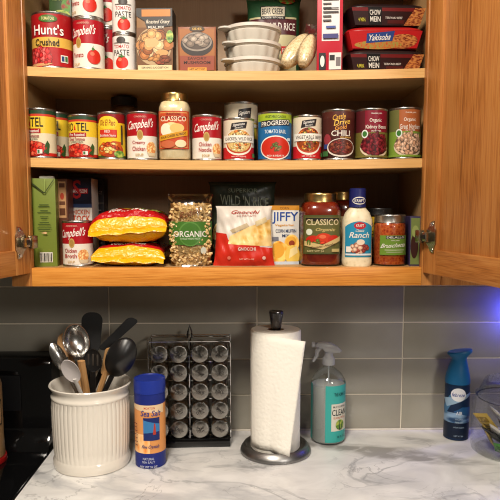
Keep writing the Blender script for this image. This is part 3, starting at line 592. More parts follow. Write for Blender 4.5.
def beans(name, label, a, b, top, capk, l2, pc, bk, sidek):
    sp = [('r', -.62, .54, .95, 1, capk), ('t', "TRADER JOE'S", .1, .93, .7, .035, WH), ('t', 'Organic', .05, .78, .75, .1, (240, 228, 214)), ('t', l2, .12, .64, 1.35, .105, (240, 228, 214)), ('t', 'IN WATER', .1, .56, .6, .03, WH), ('e', .05, .22, .98, .22, (226, 206, 176)), ('e', .05, .27, .9, .23, tuple(int(q*.5) for q in pc[0])), pile(.05, .28, .92, .24, 70, .14, .052, pc, 3), ('e', -.6, .5, .2, .09, (230, 234, 224)), ('e', -.6, .5, .14, .06, (60, 120, 50)), ('r', -1.4, .0, 1.4, .04, bk)]
    return can(name, label, 'can', a, b, top, ZM, [(0, .54, bk), (.54, 1, sidek)], sp, .0, 0., 'organic bean cans')
beans('bean_can', 'dark red can of organic kidney beans', 355, 387.5, 107.5, (130, 16, 40), 'Kidney Beans', [(110, 14, 26), (90, 8, 18), (130, 30, 40)], (120, 110, 50), (90, 30, 34))
beans('bean_can', 'can of pale organic white beans with an orange label top', 388.5, 420.5, 106.5, (176, 96, 50), 'Great Northern', [(206, 164, 132), (190, 144, 112), (216, 180, 150)], (130, 160, 60), (110, 110, 60))
# ---------------------------------------------------------------- bottom shelf
x, wd = pxw(30.5, 53, -.285, ZB); H = hgt(178.5, -.285, ZB)
t = thing('broth_carton', 'green carton with folded top and barcode at the left end of the bottom shelf', 'carton', (x, -.232, ZB), .15)
m = MB(); m.box(-wd/2, -.05, 0, wd/2, .04, H, (118, 132, 50), .0015)
sp = [('r', -.5, .05, .6, .165, (226, 220, 206))]+[('r', -.44+i*.1, .06, -.44+i*.1+(.03 if i % 3 else .07), .155, BLK) for i in range(10)]
for i, (v, q) in enumerate(((.7, .5), (.68, .6), (.635, .4), (.615, .7), (.565, .45), (.545, .3), (.5, .5), (.48, .65), (.44, .75), (.42, .6))): sp.append(('r', -q*.8, v, q*.8, v+.008, (58, 76, 30)))
sp += [('p', [(-.95, .93), (-.02, .84), (.06, .845), (-.9, .95)], (50, 60, 24)), ('p', [(.95, .985), (.16, .84), (.08, .84), (.9, .99)], (50, 60, 24)), ('r', -.1, .836, .2, .846, (50, 60, 24)), ('r', .12, .85, .17, 1, (150, 170, 90)), ('p', [(-.3, .385), (.1, .375), (.25, .385), (.1, .4)], (226, 180, 130))]
decals(m, sp, lambda u, v, h: Vector((u*wd/2, -.05-h, v*H))); m.build('carton_body', t)
MB().box(-.01, -.04, H+.0002, .02, -.015, H+.006, (224, 220, 210), .002).build('spout_flap', t)
x, wd = pxw(59.6, 69, -.235, ZB)
carton('broth_carton', 'narrow brown carton with a tan panel wedged behind the chicken broth can', 'carton', x, -.21, ZB, wd, .05, hgt(179, -.235, ZB), (92, 52, 34), [('r', -.9, .55, .7, .97, (186, 140, 96)), ('r', -.7, .9, .5, .95, (90, 50, 34)), ('e', -.1, .8, .4, .04, (170, 60, 40)), ('r', -.7, .7, .5, .74, (100, 60, 40)), ('r', -.7, .58, .5, .66, (90, 50, 30)), ('r', -1, .0, 1, .2, (110, 60, 36))], part='carton_body')
x, wd = pxw(69.2, 93, -.18, ZB)
carton('stock_carton', 'navy and white carton of chicken stock behind the chicken broth can', 'carton', x, -.145, ZB, wd, .07, hgt(178.5, -.18, ZB), (224, 218, 206), [('r', -1, .7, 1, 1, (24, 26, 44)), ('r', -1, .655, 1, .7, (50, 70, 110)), ('e', 0, .85, .85, .12, (30, 32, 52)), ('r', -.8, .82, .7, .88, (180, 30, 40)), ('t', 'SWANSON', -.05, .85, 1.3, .045, WH), ('t', 'S', -.2, .87, .7, .22, (190, 40, 40)), ('t', 'CHICKEN', -.05, .605, 1.7, .055, (206, 90, 40)), ('t', 'STOCK', .0, .525, 1.7, .08, (206, 70, 30)), ('e', 0, .25, .8, .12, 'f_soupcream')], part='carton_body')
x, wd = pxw(93.5, 104, -.08, ZB)
carton('dark_carton', 'dark carton with small white print standing between stock carton and yellow bags', 'carton', x+.002, -.052, ZB, wd, .05, hgt(178, -.08, ZB), (44, 38, 40), [('t', '32 OZ', 0, .82, 1.4, .04, (160, 150, 140))]+[('r', -.7, .1+.045*i, .7-.1*(i % 3), .115+.045*i, (130, 120, 110)) for i in range(12)]+[('r', -1, .68, 1, .7, (90, 80, 70))], part='carton_body')
campbells('soup_can', 'red and white chicken broth can on the bottom shelf before the cartons', 63, 93.5, 221, ZB, 'Chicken', 'Broth', -.16)
# two yellow bags of noodles lying flat, ends to the front
def noodlebag(label, pxa, pxb, z, H, L, seed, tilt, red):
    x, W = pxw(pxa, pxb, -.25, ZB); rnd = random.Random(seed)
    t = thing('noodle_bag', label, 'bag', (x, -.292, z), 0, 'yellow noodle bags'); m = MB(); n = 40; rows = []; NS = 30
    ph = [rnd.uniform(0, 6) for _ in range(5)]
    ss = [0, .008, .016, .03, .05, .075, .1, .14, .18, .24, .3, .36, .43, .5, .58, .66, .74, .82, .88, .93, .96, .985, 1]
    def pt(a, s):
        e = min(s, 1-s); th = min(1, (e/.11+.0001))**.5; th = max(.06, th); wd = W/2*(1-.07*math.sin(min(1, e/.2)*PI/2))
        c, q = math.cos(a), math.sin(a); k = 1/(abs(c)**2.6+abs(q)**2.6)**(1/2.6)
        rr = 1+.06*math.sin(a*7+ph[0]+s*25)*(1-.4*min(1, e*4))+.03*math.sin(a*13+ph[1])+.04*math.sin(s*60+ph[2]+a*5)
        zc = H*.5-.012*max(0, 1-s/.1)*(.5)
        return Vector((c*k*wd*(1+.01*math.sin(s*30+ph[3])), s*L, max(.0006, zc+q*k*H/2*th*rr+tilt*(c*k)*max(0, 1-e/.12))))
    for s in ss: rows.append([pt(2*PI*i/n, s) for i in range(n)])
    ks = []
    for s in ss: ks.append('yellow_film')
    m.loft(rows, None, True, True, None, True, ks); ri = m.mi('red_film')
    for j in range(len(ss)-1):
        for i in range(n):
            if red < ss[j] < .8 and math.sin(2*PI*(i+.5)/n) > .1: m.m[j*n+i] = ri
    decals(m, [('t', 'EGG NOODLES', .0, .12, 1.1, .05, WH, .2), ('e', .55, .5, .35, .1, 'f_green'), ('e', -.3, .5, .5, .12, (232, 190, 40))], lambda u, v, h: pt(PI/2-u*.9, v)+Vector((0, 0, h+.0006)), .1, .03)
    # the crimped end flap
    m2 = []
    m.build('bag', t, True, 60)
    f = MB(); rows = []
    for j, (dy, dz) in enumerate(((.002, 0), (-.005, -.003), (-.008, -.009))):
        rows.append([Vector((W*.97*(i/24-.5), dy+.0012*math.sin(i*1.3), H*.5-.006+dz+tilt*(2*i/24-1)+.0015*math.sin(i*.9+ph[0]))) for i in range(25)])
    f.loft(rows, 'yellow_film', False, False, None, False); f.build('crimped_end', t, True, 60)
    return H
h1 = hgt(243, -.27, ZB)
noodlebag('yellow noodle bag lying flat on the bottom shelf, lower of two', 95, 167, ZB, h1*.99, .2, 4, -.002, .06)
noodlebag('yellow and red noodle bag lying on top of another yellow bag', 92.5, 170, ZB+h1+.0006, hgt(210, -.24, ZB)-h1, .2, 9, .006, .045)
# clear bag of short pasta with a green band
x, wd = pxw(168.5, 213, -.255, ZB); H = hgt(194, -.25, ZB); T = .07
t = thing('pasta_bag', 'clear bag of short pasta with a green band on the bottom shelf', 'bag', (x, -.252, ZB), .04)
sd = bagfn(wd, H, T, pw=.03, base=.9, seed=21, wr=.0008); fn = sd(1)
m = MB(); n = 20
for sg in (1, -1):
    g = sd(sg); rows = [[g((-1+2*i/n)*.9, .012+.86*j/n, -.009) for i in range(n+1)] for j in range(n+1)]
    if sg < 0: rows = [r[::-1] for r in rows]
    m.loft(rows, (176, 130, 72), False, False, None, False)
rnd = random.Random(5)
for i in range(420):
    u, v = rnd.uniform(-.8, .8), rnd.uniform(.04, .83); c = fn(u, v, -.0035); a = rnd.uniform(0, PI); L = .0095
    d = Vector((math.cos(a), rnd.uniform(-.3, .3), math.sin(a)))*L; nn = d.cross(Vector((0, 1, 0))).normalized()
    pts = [c+d*s+nn*(.002*math.sin(s*6)) for s in (-1, -.5, 0, .5, 1)]; pts = [Vector((q.x, q.y, max(.002, q.z))) for q in pts]
    m.tube(pts, .003, rnd.choice([(226, 190, 128), (214, 174, 110), (236, 204, 146)]), 5)
o = m.build('pasta', t, True, 50); o['kind'] = 'stuff'
m = MB(); rows = []
for sg in (1, -1):
    g = sd(sg); rows = [[g(-1+2*i/n, j/n, .0012) for i in range(n+1)] for j in range(n+1)]
    if sg < 0: rows = [r[::-1] for r in rows]
    m.loft(rows, 'clear_film', False, False, None, False)
m.build('bag_film', t, True, 60)
m = MB(); rows = [[fn(-.985+1.97*i/n, .3+.32*j/6, .0026) for i in range(n+1)] for j in range(7)]; m.loft(rows, (70, 118, 44), False, False, None, False)
decals(m, [('e', .0, .45, .52, .17, (92, 140, 62)), ('e', .0, .45, .46, .15, (70, 118, 44)), ('t', 'ORGANIC', 0, .45, 1.5, .085, WH), ('t', 'WHOLE WHEAT PASTA', 0, .385, .9, .025, (200, 220, 180)), ('e', .6, .22, .13, .05, (220, 226, 210)), ('t', 'Rotini', 0, .74, .9, .1, (120, 70, 40), .3, .1)], lambda u, v, h: fn(u, v, .0027+h), .1, .0533)
m.build('label', t)
# dark green rice pouch at the back
x, wd = pxw(209, 276, -.15, ZB); H = hgt(182, -.16, ZB)
pouch('rice_pouch', 'dark green wild rice pouch standing behind the red and white bag', 'pouch', x, -.17, ZB, wd, H, .05, (40, 46, 36), [('r', -.96, .96, .96, 1, (58, 66, 52)), ('t', "WILD 'N RICE", .05, .76, 1.5, .13, (120, 128, 110), 0, -.03), ('t', 'SUPERIOR', .0, .89, .9, .05, (110, 118, 100)), ('r', -.9, .1, .9, .62, (52, 62, 46)), ('e', -.75, .3, .2, .2, 'f_pasta'), ('p', [(-.98, .02), (-.5, .02), (-.6, .25), (-.98, .3)], (90, 110, 90))], rz=.03, seed=5, wr=.003)
# red and white gnocchi bag
x, wd = pxw(212, 276, -.275, ZB); H = hgt(206, -.268, ZB)
t, sd = pouch('gnocchi_bag', 'white and red bag with a clear window, before the dark green pouch', 'bag', x, -.262, ZB, wd, H, .05, (226, 216, 204),
      [('p', [(-1, .0), (1, .0), (1, .3), (.55, .32), (.52, .4), (-.55, .44), (-.62, .54), (-1, .56)], (208, 46, 30)), ('p', [(-.55, .37), (.97, .33), (.97, .78), (.2, .66), (-.3, .55), (-.5, .5)], 'f_gnocchi'), ('p', [(-.4, .55), (.2, .66), (.1, .72), (-.5, .6)], (196, 176, 140)), ('p', [(.45, .66), (.85, .74), (.8, .82), (.4, .74)], (226, 206, 160)), ('t', 'Gnocchi', .05, .9, 1.0, .06, (180, 50, 40), .3), ('t', 'DI PATATE', .1, .84, .7, .025, (190, 120, 110)), ('t', 'GNOCCHI', .1, .29, .6, .055, WH), ('t', 'NET WT 16 OZ', .1, .12, .5, .025, (240, 200, 180)), ('e', -.5, .14, .06, .03, (226, 120, 100)), ('e', .68, .14, .06, .03, (240, 200, 190))], rz=-.02, seed=8, wr=.0024, lean=.12, base=.35, topw=.9)
# muffin mix box
x, wd = pxw(269, 298.5, -.235, ZB)
carton('muffin_mix_box', 'small white and blue corn muffin mix box with muffins printed on it', 'box', x, -.213, ZB, wd, .045, hgt(205.5, -.236, ZB), (226, 222, 214), [('r', -1, .92, 1, 1, (206, 140, 40)), ('t', 'CORN', 0, .955, .6, .04, (130, 80, 20)), ('t', 'JIFFY', .05, .79, 1.75, .2, (30, 70, 150)), ('t', 'Vegetarian', .0, .665, 1.3, .05, (226, 150, 30)), ('t', 'CORN MUFFIN', .1, .57, 1.4, .06, (40, 60, 100)), ('t', 'MIX', .1, .49, .5, .05, (40, 60, 100)), ('r', -.85, .4, -.4, .47, (120, 120, 130)), ('e', -.4, .2, .6, .2, 'f_muffin'), ('e', -.45, .24, .45, .13, (236, 170, 56)), ('e', .5, .36, .5, .15, 'f_muffin'), ('e', .45, .39, .36, .09, (240, 176, 60)), ('e', .5, .36, .2, .05, (150, 60, 30)), ('e', .55, .16, .5, .17, (240, 200, 90)), ('p', [(.3, .1), (.9, .2), (.85, .32), (.4, .26)], (246, 226, 160)), ('r', -1, .0, 1, .05, (200, 210, 220))], rz=.05)
# tall sauce jar
x, wd = pxw(299.5, 340, -.25, ZB); R = wd/2; H = hgt(193, -.265, ZB)
jar('sauce_jar', 'big jar of red pasta sauce with gold lid and green label', 'jar', x, -.294+R, ZB, mason(R, H), 3., 'f_sauce', 'gold_lid', (R*.78, H*.865, H), [(0, 1, (78, 82, 40))],
    [('r', -.82, .04, .82, .96, (98, 96, 50)), ('r', -.78, .72, .78, .93, (40, 34, 24)), ('t', 'CLASSICO', 0, .82, 1.5, .15, (222, 204, 160)), ('t', 'Organic', .12, .62, .9, .11, (214, 190, 120), .3), ('e', -.6, .57, .14, .08, (220, 224, 200)), ('e', -.42, .36, .32, .12, (196, 40, 20)), ('e', .05, .4, .38, .14, (210, 56, 26)), ('e', -.0, .45, .16, .05, (230, 110, 70)), ('e', .5, .38, .26, .11, (196, 40, 20)), pile(-.3, .3, .4, .06, 12, .12, .04, [(206, 60, 30), (90, 110, 40)], 3), ('p', [(-.8, .22), (0, .12), (.8, .34), (.8, .46), (0, .24), (-.8, .34)], (206, 180, 120)), ('t', 'Tomato Herbs', 0, .21, 1.1, .07, (70, 40, 20), .2, .1), ('r', .4, .06, .76, .14, (190, 170, 110)), ('t', 'NET WT 24', -.3, .08, .7, .05, (206, 190, 140))], (H*.17, H*.7, (-.92, .92)), 0)
x, wd = pxw(330, 352, -.14, ZB); H = hgt(191.5, -.16, ZB)
jar('sauce_jar', 'red sauce jar mostly hidden between the big sauce jar and the dressing bottle', 'jar', x, -.13, ZB, mason(wd/2*1.25, H), 2.6, 'f_sauce', 'gold_lid', (wd/2, H*.875, H), [(0, 1, (206, 180, 130))], [('t', 'SAUCE', 0, .7, .8, .2, (90, 40, 20))], (H*.2, H*.65, (-.9, .9)))
# ranch bottle
x, wd = pxw(340.8, 370.3, -.255, ZB); R = wd/2; H = hgt(188.5, -.265, ZB); ry = R*.72
t = thing('dressing_bottle', 'white ranch dressing bottle with blue cap and blue label', 'bottle', (x, -.292+ry, ZB), 0)
def bring(f, z): return ring(R*f, ry*min(1, f*1.15), z, 40, 2.5)
prof = [(.9, 0), (.98, .004), (1, .012), (.97, H*.2), (.95, H*.4), (1, H*.52), (.98, H*.6), (.8, H*.69), (.56, H*.745), (.52, H*.76)]
MB().loft([bring(f, z) for f, z in prof], 'f_ranch', True, True).build('bottle_body', t, True, 50)
m = MB(); rc = R*.55
m.lathe([(rc*1.02, H*.755), (rc*1.05, H*.76), (rc, H*.8), (rc*.98, H*.99), (rc*.9, H)], (28, 34, 96), 36)
cfn = cylmap(rc*1.0, H*.755, H*.245); decals(m, [('e', .05, .36, .85, .2, WH), ('e', .05, .36, .76, .15, (28, 34, 96)), ('t', 'KRAFT', .05, .36, 1.15, .16, WH)], cfn, .14, 0, .0009); m.build('cap', t)
m = MB()
def rfn(u, v, h):
    c, q = math.sin(u), -math.cos(u); k = 1/(abs(c)**2.5+abs(q)**2.5)**.4; z = H*.12+v*H*.46
    w = 1.004 if z > H*.45 else .985
    return Vector(((R*w+h)*c*k, (ry*1.004+h)*q*k, z))
m.loft([[rfn(-.95+1.9*i/20, v, .0006) for i in range(21)] for v in (0, .3, .6, .85)], (40, 140, 176), False, False, None, False); m.loft([[rfn(-.95+1.9*i/20, .84+.16*w*(1-(abs(i-10)/10)**2), .0006) for i in range(21)] for w in (0, 1)], (40, 140, 176), False, False, None, False)
decals(m, [('e', .05, .88, .38, .1, (190, 30, 40)), ('t', 'KRAFT', .05, .88, .5, .08, WH), ('t', 'Classic', .05, .74, .55, .07, WH, .3), ('t', 'Ranch', .05, .62, 1.25, .16, WH, .3), pile(.05, .26, .62, .13, 40, .13, .05, [(170, 70, 50), (206, 120, 90), (140, 50, 40), (226, 180, 150)], 3, .45), ('e', .1, .42, .26, .08, (236, 214, 190)), ('r', -.85, .05, .85, .1, (226, 230, 230)), ('r', -.8, .14, -.5, .3, WH)], rfn, .1, 0, .0009)
m.build('label', t)
# jar with dark lid and yellow label behind
x, wd = pxw(365.5, 392, -.19, ZB); R = wd/2; H = hgt(208, -.19, ZB)
jar('pickle_jar', 'dark-lidded jar with a yellow label behind the bruschetta jar', 'jar', x, -.187, ZB, mason(R*1.02, H), 2., (96, 66, 24), 'black_plastic', (R*.98, H*.86, H), [(0, 1, (214, 170, 40))], [('t', 'DILL', -.5, .8, .8, .14, BLK), ('r', -1, .2, .2, .5, 'f_print'), ('t', 'CHIPS', -.4, .6, .9, .1, BLK)], (H*.12, H*.84, (-2, 2)))
# bruschetta jar
x, wd = pxw(373.5, 405.5, -.26, ZB); R = wd/2; H = hgt(214.5, -.27, ZB)
jar('bruschetta_jar', 'short jar of bruschetta with a steel lid and green label', 'jar', x, -.294+R, ZB, [(R*.88, 0), (R*.98, .004), (R, .012), (R, H*.78), (R*.96, H*.83), (R*.9, H*.86)], 2.2, 'f_salsa', 'tin', (R*.95, H*.835, H), [(0, 1, (106, 140, 50))],
    [('r', -.82, .0, .95, 1, (110, 146, 52)), ('r', -.45, .82, .75, .98, (40, 50, 40)), ('t', 'DELALLO', .15, .9, 1.1, .1, WH), ('t', 'ITALIAN', .1, .74, .5, .05, WH), ('t', 'Bruschetta', .05, .5, 1.5, .22, (240, 240, 226), .3, .05), ('r', -.5, .24, .7, .28, (200, 214, 170)), ('r', -.4, .14, .6, .17, (200, 214, 170))], (H*.22, H*.6, (-.75, 1.0)), 0)
# green and purple box at the right wall
x, wd = pxw(404, 415, -.26, ZB)
x = spot(407.5, -.24, ZB)
carton('slim_box', 'slim green box with purple edges leaning beside the right cabinet wall', 'box', x+.012, -.225, ZB, .024, .11, hgt(215, -.285, ZB)*.97, (60, 50, 84), [('r', -.8, .03, .8, .97, (118, 130, 70)), ('e', -.1, .4, .7, .25, (60, 30, 24)), ('e', .0, .7, .6, .12, (150, 160, 90))], rz=-.12)
# ---------------------------------------------------------------- worktop things
def on_counter(pxc, pyfront, R, z=ZC):   # centre of a round base whose front touches the worktop at that image row
    p = onZ(pxc, pyfront, z); d = Vector((p.x-EYE.x, p.y-EYE.y, 0)).normalized(); return p+d*R
def width(pa, pb, p, py):
    return (onY(pb, py, p.y)-onY(pa, py, p.y)).x
# utensil crock
p = onZ(91, 477, ZC); Rb = width(52.5, 131, Vector((0, p.y+.06, 0)), 440)/2; cr = on_counter(93, 477, Rb*.95)
Rc = width(51.5, 131.5, cr, 420)/2; HC = onY(91, 381.5, cr.y).z-ZC
t = thing('utensil_crock', 'white ribbed ceramic crock full of kitchen utensils beside the stove', 'crock', (cr.x, cr.y, ZC))
m = MB(); n = 192; rings = []
def flat(r, z): return ring(r, r, z, n)
def fl(r, z): return [Vector((r*(1+(-.014 if i % 4 in (0, ) else .0))*math.cos(2*PI*i/n), r*(1+(-.014 if i % 4 in (0, ) else .0))*math.sin(2*PI*i/n), z)) for i in range(n)]
for r, z in ((.86, 0), (.93, .002), (.95, .01), (.945, .02), (.915, .026)): rings.append(flat(Rc*r, z))
for r, z in ((.91, .028), (.935, .05), (.95, HC*.45), (.958, HC*.74), (.945, HC*.835)): rings.append(fl(Rc*r, z))
for r, z in ((.95, HC*.842), (.962, HC*.855), (.955, HC*.872), (.93, HC*.885), (.925, HC*.91), (.945, HC*.945), (.995, HC*.975), (1.005, HC*.99), (.99, HC), (.95, HC*.995), (.89, HC*.95), (.87, HC*.8), (.86, .02), (.1, .012)): rings.append(flat(Rc*r, z))
m.loft(rings, 'ceramic', True, True); m.build('crock_body', t, True, 40)
# utensils standing in it, heads up
def utensil(name, label, cat, px, py, dy, foot, parts, roll=0.):
    """px,py: where the head centre shows; dy: its depth offset from the crock centre; foot: (x,y) of its lower end inside the crock"""
    top = onY(px, py, cr.y+dy); bot = Vector((cr.x+foot[0]*Rc, cr.y+foot[1]*Rc, ZC+.022)); ax = top-bot; L = ax.length
    q = Vector((0, 0, 1)).rotation_difference(ax.normalized()) @ Quaternion((0, 0, 1), roll)
    t = bpy.data.objects.new(name, None); COL.objects.link(t); tag(t, label, cat, None); t.location = bot; t.rotation_mode = 'QUATERNION'; t.rotation_quaternion = q
    for pn, fn in parts: m = MB(); fn(m, L); m.build(pn, t, True, 50)
    return t
def stick(r0, r1, k, a=0., b=1., fy=.6):
    def f(m, L): m.loft([ring(r, r*fy, z, 16) for r, z in ((r0*.6, L*a), (r0, L*a+.004), (r0, L*(a+(b-a)*.45)), (r1, L*(a+(b-a)*.75)), (r1, L*b))], k)
    return f
def spoonhead(a, b, dep, k, off=0., slots=0, th=.002):
    def f(m, L):
        rows = []; n = 28
        for sgn, lift in ((1, 0), (-1, th)):
            rr = [[Vector((a*s*math.cos(2*PI*i/n), dep*(1-s*s)+lift*-1, L+off+b*s*math.sin(2*PI*i/n))) for i in range(n)] for s in ((.05, .25, .5, .75, .92, 1) if sgn > 0 else (1, .92, .75, .5, .25, .05))]
            rows += rr
        m.loft(rows, k, True, True)
        for j in range(slots):
            xx = (j-(slots-1)/2)*a*.5; m.box(xx-a*.1, -th-.0012+dep*.6, L+off-b*.5, xx+a*.1, dep*1.0+.0006, L+off+b*.5, (70, 62, 56), .0005)
    return f
def blade(pts, th, k, slots=[]):
    def f(m, L):
        n = len(pts); vs = [(x, -th/2, L+z) for x, z in pts]+[(x, th/2, L+z) for x, z in pts]
        m.add(vs, [tuple(range(n)), tuple(range(n, 2*n))[::-1]]+[(i, n+i, n+(i+1) % n, (i+1) % n) for i in range(n)], k)
    return f
def rrect(w0, w1, h, r=.012, n=6):
    out = []
    for cx, cy, a0, w in ((1, -1, -PI/2, w0), (1, 1, 0, w1), (-1, 1, PI/2, w1), (-1, -1, PI, w0)):
        for i in range(n+1):
            a = a0+PI/2*i/n; out.append((cx*(w/2-r)+r*math.cos(a), cy*(h/2-r)+r*math.sin(a)))
    return out
def ladle(m, L):
    rows = []; R = .034
    T = Matrix.Translation((0, 0, L)) @ Matrix.Rotation(.8, 4, 'Z') @ Matrix.Rotation(1.35, 4, 'X') @ Matrix.Diagonal((.95, 1.2, .85, 1))
    for rr, s in ((R, 1), (R*.95, -1)):
        a = [[Vector((rr*math.sin(q)*math.cos(2*PI*i/32), rr*math.sin(q)*math.sin(2*PI*i/32), -rr*math.cos(q)+.004)) for i in range(32)] for q in (.05, .3, .6, .9, 1.2, 1.45, 1.6)]
        rows += a if s > 0 else a[::-1]
    m.loft(rows, 'steel', True, True, T)
utensil('ladle', 'shiny steel ladle standing in the white crock', 'ladle', 76, 341, -.01, (.1, .2), [('handle', stick(.006, .004, 'steel', 0, .93, .4)), ('bowl', ladle)])
utensil('serving_spoon', 'steel serving spoon at the left rim of the white crock', 'spoon', 58.5, 357, -.015, (.45, -.1), [('handle', stick(.006, .004, 'steel', 0, .9, .4)), ('bowl', spoonhead(.0165, .036, -.008, 'steel'))], .5)
utensil('white_spoon', 'white spoon leaning on the front rim of the white crock', 'spoon', 71, 371, -.06, (.2, .5), [('handle', stick(.006, .005, (226, 220, 214), 0, .9, .5)), ('bowl', spoonhead(.0205, .034, .006, (224, 216, 212)))], -.1)
utensil('spatula', 'black spatula with a broad rounded blade standing tallest in the crock', 'spatula', 91.5, 333, .03, (-.1, -.3), [('handle', stick(.007, .006, 'black_plastic', 0, .85)), ('blade', blade(rrect(.044, .05, .10, .02), .004, 'black_plastic'))], .1)
utensil('turner', 'black turner tilting to the right at the back of the crock', 'turner', 118, 334, .035, (-.68, -.2), [('handle', stick(.006, .006, 'black_plastic', 0, .85)), ('blade', blade([(x+z*.42, z) for x, z in rrect(.02, .026, .10, .01)], .007, 'black_plastic'))], .2)
utensil('wooden_spoon', 'wooden spoon with flat tan head behind the steel ladle', 'spoon', 66.5, 345, .03, (.3, -.25), [('handle', stick(.007, .006, 'utensil_wood', 0, .92)), ('bowl', spoonhead(.02, .03, .004, 'utensil_wood', 0, 0, .005))], .2)
utensil('wooden_stirrer', 'light wooden stirrer standing upright beside the white spoon', 'stirrer', 82, 366, -.04, (0, .35), [('paddle', stick(.009, .009, 'utensil_wood', 0, 1.06, .45))])
utensil('slotted_spoon', 'black slotted spoon at the middle of the crock', 'spoon', 93, 360, -.03, (-.05, .4), [('handle', stick(.007, .006, 'black_plastic', 0, .88)), ('bowl', spoonhead(.021, .03, .005, 'black_plastic', 0, 3))], 0)
utensil('wooden_spatula', 'tan wooden spatula showing behind the big black spoon', 'spatula', 109, 362, -.012, (-.35, .25), [('handle', stick(.007, .007, 'utensil_wood', 0, .9)), ('blade', blade(rrect(.024, .034, .07, .01), .006, 'utensil_wood'))], .2)
utensil('nylon_spoon', 'big black nylon spoon with round back facing out at the right of the crock', 'spoon', 121, 357, -.03, (-.45, .1), [('handle', stick(.007, .006, 'black_plastic', 0, .82)), ('bowl', spoonhead(.0335, .052, -.024, 'black_plastic', 0, 0, .003))], .05)
# salt canister
p = onZ(151, 469, ZC); Rs = width(135.5, 166, Vector((0, p.y+.035, 0)), 420)/2; c = on_counter(151, 469, Rs); HS = onY(151, 381.5, c.y-Rs).z-ZC
t = thing('salt_canister', 'blue and orange sea salt canister standing beside the crock', 'canister', (c.x, c.y, ZC), -.1)
BL = (28, 44, 130)
MB().lathe([(Rs*.97, 0), (Rs, .001), (Rs, HS*.84), (Rs*.96, HS*.845)], BL, 48).build('canister_body', t)
MB().lathe([(Rs*1.0, HS*.846), (Rs*1.025, HS*.85), (Rs*1.025, HS*.975), (Rs*1.0, HS), (Rs*.93, HS), (Rs*.9, HS-.002)], (34, 56, 156), 48).build('lid', t)
wrap('label', t, Rs, .002, HS*.835, [(0, .2, BL), (.2, .86, (236, 160, 92)), (.86, 1, BL)],
     [('r', -1.2, .2, .2, .46, 'f_salt'), ('p', [(-1.2, .8), (1.2, .74), (1.2, .86), (-1.2, .86)], (246, 214, 170)), ('t', 'MORTON', .2, .82, .7, .03, (200, 60, 40)), ('t', 'Sea Salt', .3, .75, 1.3, .08, (36, 60, 140), .2), ('r', -.2, .38, .85, .69, (24, 44, 110)), ('p', [(-.2, .48), (.85, .5), (.85, .6), (-.2, .66)], (60, 130, 190)), ('p', [(.4, .46), (.6, .46), (.56, .6), (.48, .62)], (190, 60, 40)), ('t', 'Fine Crystals', .25, .29, 1.1, .06, (40, 50, 120), .3), ('t', 'NATURAL', .1, .13, .7, .035, (200, 206, 226)), ('t', 'SEA SALT', .1, .085, .8, .03, (200, 206, 226)), ('t', 'NET WT 26 OZ', .1, .02, 1.1, .03, (220, 220, 230))]+[('r', -1.0, .3+.05*i, -.6, .312+.05*i, (120, 50, 40)) for i in range(7)], du=.12)
# spice rack: local x along its front, jars lie with lids to the front
yr = onZ(190, 447.8, ZC).y; a = onY(152, 440, yr); b_ = onY(230.5, 440, yr); xm = (a.x+b_.x)/2; WR = b_.x-a.x
def rz_(py): return onY(190, py, yr).z-ZC
rk = thing('spice_rack', 'chrome and black spice rack holding twenty lidded jars against the tiles', 'rack', (xm, yr, ZC), .03)
m = MB(); m.box(-WR/2, 0, 0, WR/2, .104, rz_(441), 'black_gloss', .003); m.box(-WR/2+.004, .006, rz_(441), WR/2-.004, .1, rz_(440), 'black_gloss', .002); m.build('base', rk)
HT = rz_(342.5); hz0 = rz_(440.5)
cx = [onY(q, 392, yr).x-xm for q in (159.3, 178.6, 199.9, 219.8)]; rzs = [rz_(q) for q in (354.5, 373.5, 392.5, 411.5, 430)]; RL = .0236
m = MB()
xl, xr, xc = cx[0]-RL-.004, cx[3]+RL+.004, (cx[1]+cx[2])/2
for yy in (.012, .094):
    m.tube([(xl, yy, hz0), (xl, yy, HT-.004), (xl+.004, yy, HT), (xr-.004, yy, HT), (xr, yy, HT-.004), (xr, yy, hz0)], .0016, 'chrome')
    m.tube([(xc, yy, hz0), (xc, yy, HT)], .002, 'chrome')
for xx in (xl, xr, xc): m.tube([(xx, .012, HT), (xx, .094, HT)], .0016, 'chrome')
for zq in [z-RL-.0022 for z in rzs]+[HT-.003]:
    m.tube([(xl, .03, zq), (xr, .03, zq)], .0011, 'chrome', 6); m.tube([(xl, .085, zq), (xr, .085, zq)], .0011, 'chrome', 6)
m.build('wire_frame', rk)
m = MB(); hz = rz_(329.5); m.tube([(xc-.006, .055, HT), (xc-.005, .055, HT+(hz-HT)*.5), (xc, .055, hz), (xc+.005, .055, HT+(hz-HT)*.5), (xc+.006, .055, HT)], .0022, 'dark_steel'); m.build('handle', rk)
ords = ['top', 'second', 'third', 'fourth', 'bottom']; cols_ = ['leftmost', 'second', 'third', 'rightmost']
SP = ['SALT', 'SAGE', 'DILL', 'MINT', 'CLOVE', 'BASIL', 'THYME', 'CUMIN', 'CURRY', 'CHIVE', 'ANISE', 'BAY']
def jarproto():
    t = thing('spice_jar', 'x', 'jar', (0, 0, 0)); R90 = Matrix.Rotation(-PI/2, 4, 'X')
    MB().lathe([(RL*.82, .012), (RL*.92, .014), (RL*.92, .072), (RL*.8, .078), (RL*.7, .078)], 'clear_glass', 28, True, True, R90).build('glass', t)
    MB().lathe([(RL*.84, .026), (RL*.86, .028), (RL*.86, .070), (RL*.8, .074)], 'f_print', 24, True, True, R90).build('spice', t)
    m = MB(); m.lathe([(RL*.95, -.001), (RL*.98, -.001), (RL*1.03, .001), (RL*1.03, .0125), (RL*.95, .014)], 'clear_glass', 36, True, True, R90); m.build('clear_collar', t)
    m = MB(); m.lathe([(RL*.2, -.0034), (RL*.86, -.0034), (RL*.92, -.0028), (RL*.94, -.0016)], 'brushed', 40, True, True, R90); m.build('lid', t); return t
